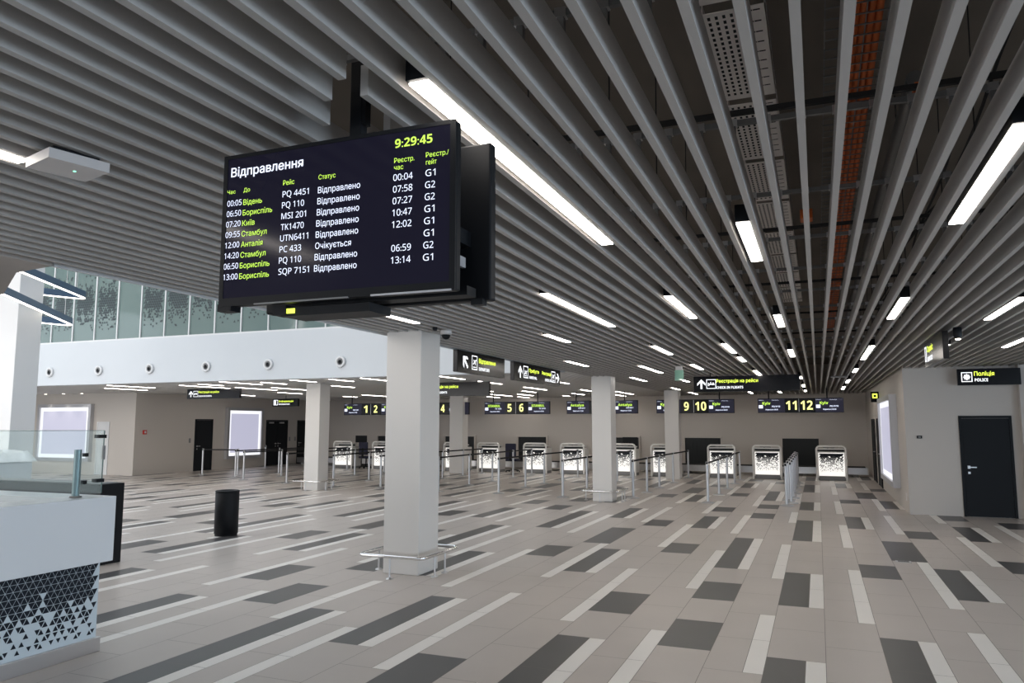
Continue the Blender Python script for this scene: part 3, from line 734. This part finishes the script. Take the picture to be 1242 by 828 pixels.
numsign(-15.6, 3, 'ISTANBUL', 'TK 1470', '09:55'); numsign(-18.75, 1, 'Kyiv', 'MSI 201', '07:20')

# ------------------------------------------------------------------ the departures display
SY = 2.43
t = thing('departures_display', 'big black double-sided departures screen hanging in the foreground on a black pole', 'display', (-1.7, SY+0.17, 3.12))
mb = MB(); mb.box(-2.283, -1.197, SY+0.006, SY+0.05, 2.385, 3.026, M_BLACK, 0.008)
mb.box(-2.29, -2.22, SY+0.0, SY+0.06, 2.365, 2.395, M_BLACK)
f = part(mb, 'front_screen', t)
mb = MB(); mb.box(-2.262, -1.220, SY+0.001, SY+0.006, 2.418, 3.010, M_SCREEN); g = part(mb, 'screen_glass', f)
mb = MB()
fr = [(-2.283, -1.197, 3.010, 3.026), (-2.283, -1.197, 2.385, 2.418), (-2.283, -2.262, 2.418, 3.010), (-1.220, -1.197, 2.418, 3.010)]
for a, b, c, d in fr: mb.box(a, b, SY-0.002, SY+0.006, c, d, M_BLACK)
mb.box(-1.55, -1.21, SY-0.003, SY+0.004, 2.383, 2.390, M_ALU); mb.box(-2.10, -1.65, SY-0.003, SY+0.004, 2.383, 2.389, M_GREY)
part(mb, 'bezel', f)
C_ = {k: MB() for k in ('title', 'clock', 'column_headings', 'departure_times', 'destinations', 'flight_numbers', 'statuses', 'check_in_times', 'gates')}; TY = SY-0.0015
def tx(mb, s, x, z, cap, wd, m, bold=False): text(mb, s, (x, TY, z), X1, Z1, cap, m, wd, bold)
tx(C_['title'], 'Відправлення', -2.243, 2.932, 0.038, 0.364, M_TXTW, True)
tx(C_['clock'], '9:29:45', -1.455, 2.949, 0.034, 0.161, M_TXTY, True)
tx(C_['column_headings'], 'Час', -2.260, 2.860, 0.016, 0.043, M_TXTY); tx(C_['column_headings'], 'До', -2.175, 2.860, 0.017, 0.033, M_TXTY)
tx(C_['column_headings'], 'Рейс', -1.974, 2.865, 0.020, 0.055, M_TXTY); tx(C_['column_headings'], 'Статус', -1.802, 2.868, 0.019, 0.080, M_TXTY)
tx(C_['column_headings'], 'Реєстр.', -1.457, 2.890, 0.019, 0.087, M_TXTY); tx(C_['column_headings'], 'час', -1.457, 2.8625, 0.019, 0.040, M_TXTY)
tx(C_['column_headings'], 'Реєстр./', -1.321, 2.894, 0.019, 0.095, M_TXTY); tx(C_['column_headings'], 'гейт', -1.3205, 2.8655, 0.019, 0.045, M_TXTY)
rows = [('00:05', 'Відень', 'PQ 4451', 'Відправлено', '00:04', 'G1'), ('06:50', 'Бориспіль', 'PQ 110', 'Відправлено', '07:58', 'G2'),
        ('07:20', 'Київ', 'MSI 201', 'Відправлено', '07:27', 'G2'), ('09:55', 'Стамбул', 'TK1470', 'Відправлено', '10:47', 'G1'),
        ('12:00', 'Анталія', 'UTN6411', 'Відправлено', '12:02', 'G1'), ('14:20', 'Стамбул', 'PC 433', 'Очікується', '', 'G1'),
        ('06:50', 'Бориспіль', 'PQ 110', 'Відправлено', '06:59', 'G2'), ('13:00', 'Бориспіль', 'SQP 7151', 'Відправлено', '13:14', 'G1')]
CW = {'Відень': .096, 'Бориспіль': .150, 'Київ': .064, 'Стамбул': .128, 'Анталія': .110}
FW = {'PQ 4451': .128, 'PQ 110': .108, 'MSI 201': .120, 'TK1470': .112, 'UTN6411': .136, 'PC 433': .105, 'SQP 7151': .148}
for i, (a, b, c, d, e, g_) in enumerate(rows):
    k = i/7
    tx(C_['departure_times'], a, -2.258-0.006*k, 2.807-0.312*k, 0.024, 0.075, M_TXTW); tx(C_['destinations'], b, -2.174-0.006*k, 2.805-0.311*k, 0.023, CW[b], M_TXTY)
    tx(C_['flight_numbers'], c, -1.975-0.008*k, 2.815-0.318*k, 0.025, FW[c], M_TXTW); tx(C_['statuses'], d, -1.803-0.008*k, 2.812-0.315*k, 0.025, 0.196 if d[0] == 'В' else 0.166, M_TXTW)
    if e: tx(C_['check_in_times'], e, -1.460-0.004*k, 2.820-0.319*k, 0.0255, 0.084, M_TXTW)
    tx(C_['gates'], g_, -1.322-0.006*k, 2.821-0.320*k, 0.0255, 0.042, M_TXTW)
for k, m_ in C_.items(): part(m_, k, f)
mb = MB(); mb.box(-2.25, -1.165, 2.68, 2.735, 2.385, 3.022, M_BLACK, 0.008); mb.box(-2.23, -1.185, 2.735, 2.737, 2.41, 3.0, M_SCREEN)
mb.box(-1.24, -1.19, 2.66, 2.70, 2.365, 2.39, M_BLACK)
part(mb, 'rear_screen', t)
mb = MB(); mb.box(-2.02, -1.60, 2.50, 2.66, 2.34, 2.375, M_BLACK); mb.box(-1.9, -1.2, 2.54, 2.62, 2.385, 2.42, M_BLACK); mb.box(-2.1, -1.25, 2.49, 2.68, 2.60, 2.66, M_BLACK)
mb.box(-1.25, -1.235, 2.54, 2.60, 2.50, 2.54, M_ALU); mb.box(-1.45, -1.30, 2.50, 2.68, 2.42, 2.95, M_BLACK); mb.box(-2.1, -1.95, 2.50, 2.68, 2.42, 2.95, M_BLACK)
part(mb, 'mounting_bracket', t)
mb = MB(); mb.box(-2.055, -1.99, 2.49, 2.56, 2.345, 2.385, M_BLACK); mb.box(-1.995, -1.95, 2.495, 2.498, 2.35, 2.37, M_YEL); part(mb, 'signal_box', t, 'small black box with a yellow label')
mb = MB(); mb.box(POLE[0]-0.028, POLE[0]+0.028, POLE[1]-0.024, POLE[1]+0.024, 2.5, 4.3, M_BLACK, 0.004); mb.box(POLE[0]+0.028, POLE[0]+0.045, POLE[1]-0.02, POLE[1]+0.02, 3.14, 3.28, M_BLACK); part(mb, 'pole', t)

# ------------------------------------------------------------------ ceiling light strips
def lamp(n, y0, y1, label):
    x = n*PIT+PH-SW-0.043 if not isinstance(n, float) else n
    t = thing('ceiling_light', label, 'ceiling light', (x, (y0+y1)/2, CZ), 'white light strips between the slats')
    part(MB().box(x-0.043, x+0.043, y0-0.02, y1+0.02, CZ+0.004, CZ+0.11, M_BLACK), 'housing', t)
    part(MB().box(x-0.039, x+0.039, y0, y1, CZ-0.004, CZ+0.004, M_LAMP), 'diffuser', t)
HALL = {'row right of the orange conduit': (6, [(3.55, 5.2), (8.15, 9.7), (13.0, 15.6), (18.2, 19.4), (22.6, 24.1), (26.6, 28.6)]),
 'row left of the perforated cable tray': (-2, [(4.7, 5.86), (8.9, 10.0), (13.15, 14.5), (20.6, 21.6), (24.9, 26.2), (28.9, 29.9)]),
 'row passing right of the departures screen': (-8, [(2.29, 4.93), (7.2, 8.8), (11.8, 13.4), (14.3, 15.3), (18.0, 19.8), (22.5, 24.0), (29.6, 31.0)]),
 'second row right of the atrium edge signs': (-15, [(6.63, 9.19), (11.75, 13.25), (15.7, 17.1), (20.0, 21.4), (25.0, 26.4), (29.5, 31.0)]),
 'row just right of the atrium edge signs': (-22, [(0.3, 2.33), (9.7, 10.7), (15.65, 17.95), (20.6, 22.0)]),
 'row along the atrium edge over the columns': (-29, [(7.0, 8.0), (13.95, 15.3), (19.4, 21.2), (25.4, 26.8), (29.1, 31.0)]),
 'row above the right wall lightbox': (13, [(8.55, 10.2), (13.2, 14.6)]),
 'row at the far right above the police door': (19, [(12.3, 14.0)])}
for rn, (n, L_) in HALL.items():
    for i, (a, b) in enumerate(L_):
        lamp(n, a, b, 'white light strip, %s, in the %s' % (ORD[i], rn))
FAR = [(-6.8, [(20.6, 21.6), (27.1, 30.1)]), (-7.55, [(25.5, 27.3), (29.9, 32.0)]), (-8.7, [(17.05, 18.5), (19.5, 21.1), (23.1, 25.2), (28.3, 29.9)]),
 (-9.85, [(25.7, 27.0), (30.4, 31.2)]), (-11.0, [(24.4, 25.7), (28.3, 30.0), (17.0, 18.5)]), (-12.05, [(27.7, 30.2), (31.0, 32.3), (17.1, 18.2)]), (-13.3, [(30.4, 31.7), (17.0, 18.1)]),
 (-14.05, [(20.0, 21.2)]), (-14.85, [(17.6, 18.7)]), (-15.65, [(16.95, 18.7)]), (-16.65, [(20.3, 22.1)]), (-17.25, [(17.7, 18.7), (26.6, 29.0)]), (-17.6, [(19.8, 21.8)]),
 (-18.3, [(18.0, 20.2)]), (-18.8, [(23.4, 24.8), (27.7, 28.7)]), (-20.4, [(17.2, 19.0), (21.0, 22.6)]), (-22.0, [(18.5, 20.2), (24.0, 25.8)])]
for j, (x, L_) in enumerate(FAR):
    n = round((x-PH)/PIT); nth = (NUM+['thirteenth', 'fourteenth', 'fifteenth', 'sixteenth', 'seventeenth'])[j]
    for i, (a, b) in enumerate(sorted(L_)):
        lamp(n, a, b, 'strip light beyond the atrium, %s in the %s row left of the second column' % ('alone' if len(L_) == 1 else ORD[i], nth))
for i, x in enumerate((-28.4, -27.4, -26.4)):
    tag(MB().lathe((x, 21.1, CZ-0.012), [(0.05, 0), (0.09, 0.004), (0.09, 0.03)], M_PLASTIC, 16).lathe((x, 21.1, CZ-0.016), [(0.05, 0), (0.05, 0.003)], M_DOWN, 16).build('downlight'),
        '%s small round downlight above the far left lightbox' % ['left', 'middle', 'right'][i], 'downlight', 'downlights above the far left lightbox')
    d = bpy.data.lights.new('downlight_beam', 'SPOT'); d.energy = 22; d.spot_size = math.radians(75); d.spot_blend = 0.6; d.color = (1, .92, .8); d.shadow_soft_size = 0.05
    q = bpy.data.objects.new('downlight_beam', d); COL.objects.link(q); q.location = (x, 21.1, CZ-0.03)

# ------------------------------------------------------------------ services above the slats
def tray(x, w, z, y0, y1, label, m, slots=True):
    t = thing('cable_tray', label, 'cable tray', (x, (y0+y1)/2, z))
    y = y0; s = 0
    while y < y1:
        e = min(y+1.05, y1)
        mb = MB(); mb.box(x-w/2, x+w/2, y, e-0.08, z, z+0.004, m)
        mb.box(x-w/2, x-w/2+0.004, y, e-0.08, z, z+0.06, m); mb.box(x+w/2-0.004, x+w/2, y, e-0.08, z, z+0.06, m)
        nx = 7
        yy = y+0.03; r = 0
        while yy < e-0.14:
            for k in range(nx):
                a = x-w/2+0.02+(w-0.04)*k/nx
                if k < 4: mb.quad((a, yy, z-0.001), (a, yy+0.03, z-0.001), (a+0.013, yy+0.03, z-0.001), (a+0.013, yy, z-0.001), M_RUBBER)
                elif r % 2 == 0: mb.quad((a, yy, z-0.001), (a, yy+0.012, z-0.001), (a+0.03, yy+0.012, z-0.001), (a+0.03, yy, z-0.001), M_RUBBER)
            yy += 0.05; r += 1
        part(mb, 'tray_section', t); y = e; s += 1
tray(-0.275, 0.27, 3.72, 1.2, 12.0, 'pale perforated cable tray above the slats, left of the orange conduit', M_TRAY)
t = thing('cable_basket', 'wire basket carrying bright orange conduits above the slats', 'cable basket', (0.28, 8, 3.7))
mb = MB()
for k in range(5): mb.tube([(0.20+k*0.032, 1.0, 3.725+0.004*(k % 2)), (0.20+k*0.032, 7.0, 3.72), (0.215+k*0.031, 16.0, 3.725)], 0.016, M_ORANGE, 8)
part(mb, 'orange_conduits', t)
mb = MB(); y = 1.0
while y < 16: mb.box(0.10, 0.44, y, y+0.006, 3.694, 3.70, M_GALV); y += 0.10 if y < 7 else 0.2
for a in (0.10, 0.18, 0.27, 0.36, 0.436): mb.box(a, a+0.005, 1.0, 16, 3.70, 3.705, M_GALV)
part(mb, 'wire_basket', t)
yk = 1.15
k = 0
while yk < 18:
    mb = MB(); mb.box(-5.4, 4.5, yk-0.011, yk+0.011, 3.30, 3.325, M_GALV)
    if k % 2 == 0: mb.box(-3.5, 3.5, yk+0.16, yk+0.185, 3.42, 3.445, M_RUBBER)
    for n in range(-12, 13):
        x = PH+n*0.9; 
        if -5.3 < x < 4.4: mb.tube([(x, yk, 3.33), (x+0.01, yk, 4.3)], 0.004, M_RUBBER, 5)
    for n in range(-20, 16):
        x = PH+n*PIT
        mb.box(x-0.012, x+0.012, yk-0.012, yk+0.012, CZ+SH, 3.30, M_GALV); mb.box(x-0.02, x+0.02, yk-0.016, yk+0.016, 3.296, 3.33, M_STEEL)
    tag(mb.build('ceiling_carrier_rail'), 'grey cross rail carrying the slats, %s from the camera' % (ORD[k]), 'ceiling rail', 'grey cross rails above the slats'); yk += 1.22; k += 1
random.seed(3)
for i, (x, y, w, l, z, c, lab) in enumerate([(-0.02, 6.9, 0.10, 0.16, 3.66, M_ORANGE, 'orange junction box beside the perforated cable tray'), (0.62, 4.6, 0.10, 0.12, 3.7, M_ORANGE, 'orange junction box right of the orange conduits')]):
    tag(MB().box(x-w/2, x+w/2, y-l/2, y+l/2, z, z+0.08, c, 0.006).build('junction_box'), lab, 'junction box')
mb = MB()
for s in range(3):
    pts = [(0.85+0.05*s+0.05*math.sin(q*0.7+s), 1.0+q*0.5, 3.62+0.03*math.sin(q*1.3+s*2)) for q in range(28)]
    mb.tube(pts, 0.009, M_RUBBER, 6)
tag(mb.build('cable_bundle'), 'loose black cables hanging above the slats right of the conduits', 'cable')
mb = MB(); mb.tube([(0.62, 4.9, 3.95), (0.62, 17, 3.95)], 0.05, M_GALV, 14); mb.tube([(0.62, 6, 3.99), (0.62, 6, 4.3)], 0.005, M_RUBBER, 5)  # pipe added in place of a bluish silver reflection
tag(mb.build('reflection_pipe'), 'silver round pipe standing in for a reflection above the slats, right of the conduits', 'pipe')

# things fixed to the ceiling
t = thing('wireless_access_point', 'white box with green light under the slats at upper left', 'access point', (-3.14, 2.35, 3.05))
a = math.radians(-14); ca, sa = math.cos(a), math.sin(a)
def rp(x, y): return (-3.13+x*ca-y*sa, 2.36+x*sa+y*ca)
mb = MB(); mb.prism([rp(-.115, -.13), rp(.115, -.13), rp(.115, .13), rp(-.115, .13)], 3.055, 3.10, M_PLASTIC)
mb.prism([rp(-.08, -.10), rp(.08, -.10), rp(.08, .10), rp(-.08, .10)], 3.10, 3.125, M_BLACK); part(mb, 'case', t)
part(MB().prism([rp(.004, .02), rp(.014, .02), rp(.014, .03), rp(.004, .03)], 3.053, 3.055, M_LED), 'status_light', t)
t = thing('security_camera', 'small dark dome camera under the slats beside the near column', 'camera', (-4.43, 8.75, 3.05))
part(MB().lathe((-4.43, 8.75, 3.06), [(0.07, 0), (0.075, 0.03), (0.075, 0.06)], M_PLASTIC, 16), 'mount', t)
part(MB().lathe((-4.43, 8.75, 3.0), [(0.012, 0), (0.04, 0.012), (0.055, 0.035), (0.058, 0.06)], M_BLACK, 16), 'dome', t)
tag(MB().lathe((-4.42, 8.42, 3.075), [(0.02, 0), (0.032, 0.015), (0.032, 0.045)], M_BLACK, 12).build('smoke_detector'), 'tiny black detector under the slats just left of the dome camera', 'detector')
t = thing('exit_sign', 'small green glass plate hanging above the second queue', 'sign', (-2.65, 16, 3.1))
part(MB().box(-2.74, -2.56, 16.0, 16.012, 2.82, 3.04, M_EXIT), 'plate', t); part(MB().box(-2.72, -2.58, 15.98, 16.03, 3.04, 3.12, M_PLASTIC), 'clip', t)
mb = MB(); mb.box(0.35, 0.72, 20.7, 20.95, 3.09, 3.12, M_GREY); tag(mb.build('air_grille'), 'small grey grille under the slats far ahead, right of the centre', 'vent')

# ------------------------------------------------------------------ bulkhead jet nozzles
for i, x in enumerate((-22.2, -20.1, -18.05, -15.93, -13.77, -11.45)):
    t = thing('jet_nozzle', 'round white jet nozzle in the bulkhead, %s from the left' % ['first', 'second', 'third', 'fourth', 'fifth', 'sixth', 'seventh', 'eighth'][i], 'air nozzle', (x, FAS, 3.53), 'jet nozzles in the white bulkhead')
    mb = MB(); ring = [(x+0.12*math.cos(math.tau*k/20), FAS-0.03, 3.53+0.12*math.sin(math.tau*k/20)) for k in range(20)]; mb.tube(ring, 0.035, M_WHITE, 8, closed=True); part(mb, 'ring', t)
    mb = MB(); mb.lathe((x, FAS-0.03, 3.53), [(0.05, -0.03), (0.085, -0.015), (0.10, 0.025)], M_GREY, 16, 'y'); mb.lathe((x+0.012, FAS-0.062, 3.522), [(0.048, 0), (0.05, 0.012)], M_BLACK, 14, 'y'); part(mb, 'nozzle_ball', t)

# pendant loops in the atrium
def loop(ap, ne, fe, z, label):
    ap, ne, fe = Vector(ap), Vector(ne), Vector(fe)
    t = thing('loop_pendant_light', label, 'pendant light', (ap.x, ap.y, z), 'triangular loop pendants in the atrium')
    def rounded(pts, r):
        out = []
        for k in range(3):
            p, a, b = pts[k], pts[k-1], pts[(k+1) % 3]
            d1, d2 = (a-p).normalized(), (b-p).normalized()
            s, e = p+d1*r, p+d2*r
            for q in range(9):
                u = q/8; out.append((1-u)**2*s+2*u*(1-u)*p+u*u*e)
        return out
    c = (ap+ne+fe)/3
    for z0, z1, m, nm, sh in ((z, z+0.15, M_RING, 'loop_profile', 0.035), (z-0.02, z, M_RLAMP, 'diffuser', 0.022)):
        mb = MB(); path = rounded([ap, ne, fe], 0.35); n = len(path); ins = []; outs = []
        for k in range(n):
            d = (path[(k+1) % n]-path[k-1]).normalized(); nn = Vector((-d.y, d.x)); ins.append(path[k]+nn*sh); outs.append(path[k]-nn*sh)
        vs = [(p.x, p.y, zz) for zz in (z0, z1) for p in ins+outs]; fs = []
        for k in range(n):
            j = (k+1) % n
            fs += [(k, j, n+j, n+k), (2*n+k, 3*n+k, 3*n+j, 2*n+j), (k, 2*n+k, 2*n+j, j), (n+k, n+j, 3*n+j, 3*n+k)]
        mb.add(vs, fs, m); part(mb, nm, t)
    for p in (ap*0.92+c*0.08, ne*0.9+c*0.1, fe*0.9+c*0.1):
        part(MB().tube([(p.x, p.y, z+0.15), (p.x, p.y, 9.5)], 0.006, M_STEEL, 5), 'cable', t)
def sc2(p, k=1.45): return (p[0]*k, p[1]*k)
A1, N1, F1 = Vector(sc2((-11.22, 8.98))), Vector(sc2((-10.07, 7.05))), Vector(sc2((-11.49, 8.35)))
loop(A1, A1+(N1-A1)*2.3, A1+(F1-A1)*7, 4.92, 'upper blue-grey glowing loop light in front of the upper windows')
A2, N2, F2 = Vector(sc2((-11.86, 9.25))), Vector(sc2((-9.77, 6.54))), Vector(sc2((-12.01, 8.73)))
loop(A2, A2+(N2-A2)*1.75, A2+(F2-A2)*8, 4.37, 'lower blue-grey glowing loop light crossing the white atrium column')

# ------------------------------------------------------------------ information desk at left
t = thing('information_desk', 'white information desk with black triangle pattern base at lower left', 'desk', (-6.3, 3.2, 0))
part(MB().box(-5.74, -5.66, 1.2, 4.92, 0.745, 1.29, M_SOLID, 0.006), 'front_panel', t)
part(MB().box(-7.6, -5.741, 4.62, 4.92, 0.745, 1.29, M_SOLID, 0.006).box(-6.0, -5.741, 1.2, 4.619, 1.25, 1.29, M_SOLID), 'top_ledge', t)
part(MB().box(-7.6, -6.0, 1.2, 4.615, 1.06, 1.10, M_GREY), 'work_surface', t, 'dark grey inner work surface')
mb = MB().box(-7.5, -5.742, 1.3, 4.86, 0.12, 0.744, M_PANEL); s = 0.062; hh = s*0.866; r = 0; z = 0.738-hh; xx = -5.7405
while z > 0.13:
    f_ = (z-0.13)/0.60; y = 1.35+(s/2 if r % 2 else 0); rnd = random.Random(50+r)
    while y+1.5*s < 4.86:
        for (cy_, cz_, up) in ((y+s/2, z+hh/3, 1), (y+s, z+2*hh/3, -1)):
            pr = min(1.0, 0.34+0.92*f_)
            if rnd.random() < pr:
                kk = 0.92 if f_ > 0.5 else 0.66+0.5*f_; q = kk*s/2; g = kk*hh/3
                mb.add([(xx, cy_-q, cz_-g*up), (xx, cy_+q, cz_-g*up), (xx, cy_, cz_+2*g*up)], [(0, 1, 2)], M_NAVY)
        y += s
    z -= hh; r += 1
bp_ = part(mb, 'base_panel', t, 'pale blue base panel with black triangles thinning out downwards')
mb = MB()
for y, z in ((4.76, 0.715), (3.4, 0.715)): mb.lathe((-5.735, y, z), [(0.008, -0.004), (0.008, 0.004)], M_CHROME, 10)
part(mb, 'fixing_stud', bp_, 'chrome stud')
part(MB().box(-7.5, -5.72, 1.3, 4.89, 0, 0.119, M_STEEL, 0.004), 'plinth', t, 'brushed steel plinth')
t = thing('glass_screen', 'clear glass screen with steel post standing on the information desk', 'glass screen', (-5.85, 4, 1.29))
part(MB().box(-5.826, -5.816, 1.6, 4.895, 1.31, 1.85, M_GLASS), 'glass_pane', t)
part(MB().box(-7.4, -5.83, 4.885, 4.895, 1.31, 1.85, M_GLASS), 'glass_pane', t)
part(MB().box(-5.827, -5.815, 4.895, 4.899, 1.31, 1.85, M_EDGE).box(-5.826, -5.816, 1.6, 4.895, 1.85, 1.853, M_EDGE).box(-7.4, -5.83, 4.885, 4.895, 1.85, 1.853, M_EDGE), 'glass_edge', t, 'dark green cut edge of the glass')
for y in (4.69, 2.9):
    p = part(MB().tube([(-5.87, y, 1.291), (-5.87, y, 1.69)], 0.030, M_TEALSTEEL, 12).lathe((-5.87, y, 1.29), [(0.05, 0.001), (0.05, 0.012)], M_STEEL, 14), 'post', t)
    part(MB().box(-5.845, -5.805, y+0.02, y+0.05, 1.63, 1.66, M_BLACK).box(-5.845, -5.805, y+0.02, y+0.05, 1.40, 1.43, M_BLACK), 'clamp', p)
for z in (1.80, 1.42): part(MB().box(-5.86, -5.80, 4.83, 4.905, z-0.015, z+0.015, M_BLACK), 'corner_clamp', t)
part(MB().box(-5.815, -5.80, 4.88, 4.90, 1.60, 1.72, M_GREY), 'edge_clip', t)

t = thing('black_partition', 'low black partition behind the information desk', 'partition', (-10.5, 7.87, 0))
part(MB().box(-12.3, -9.13, 7.68, 8.06, 0.0, 1.09, M_BLACK, 0.006), 'panel', t); part(MB().box(-12.2, -9.2, 7.74, 8.0, 1.09, 1.10, M_GREY), 'cap', t)
t = thing('wrapped_counter', 'pale counter under crumpled clear film behind the glass, far left', 'counter', (-13.6, 8.6, 0))
part(MB().box(-15.2, -12.45, 8.15, 9.1, 0, 1.28, M_SOLID, 0.02), 'counter_body', t)
mb = MB(); nx, ny = 26, 10; rnd = random.Random(5); vs = []
for j in range(ny+1):
    for i in range(nx+1):
        e = 1 if (j in (0, ny) or i in (0, nx)) else 0
        vs.append((-15.25+2.85*i/nx+rnd.uniform(-.02, .02), 8.1+1.05*j/ny+rnd.uniform(-.02, .02), 1.285 if e else 1.40+rnd.uniform(-.05, .09)))
fs = [(j*(nx+1)+i, j*(nx+1)+i+1, (j+1)*(nx+1)+i+1, (j+1)*(nx+1)+i) for j in range(ny) for i in range(nx)]
mb.add(vs, fs, M_WRAP, True); part(mb, 'plastic_film', t, 'crumpled clear film')

t = thing('waste_bin', 'black cylindrical waste bin standing alone on the floor at left', 'bin', (-9.6, 10.62, 0))
part(MB().lathe((-9.6, 10.62, 0), [(0.185, 0.0), (0.185, 0.03), (0.198, 0.04), (0.198, 0.73), (0.194, 0.735)], M_BLACK, 32), 'body', t)
part(MB().lathe((-9.6, 10.62, 0.735), [(0.194, 0), (0.2, 0.004), (0.2, 0.03), (0.185, 0.035), (0.13, 0.033), (0.12, 0.02)], M_BLACK, 32), 'lid_rim', t)

bpy.data.objects.remove(_fo, do_unlink=True); bpy.data.scenes.remove(_ts)
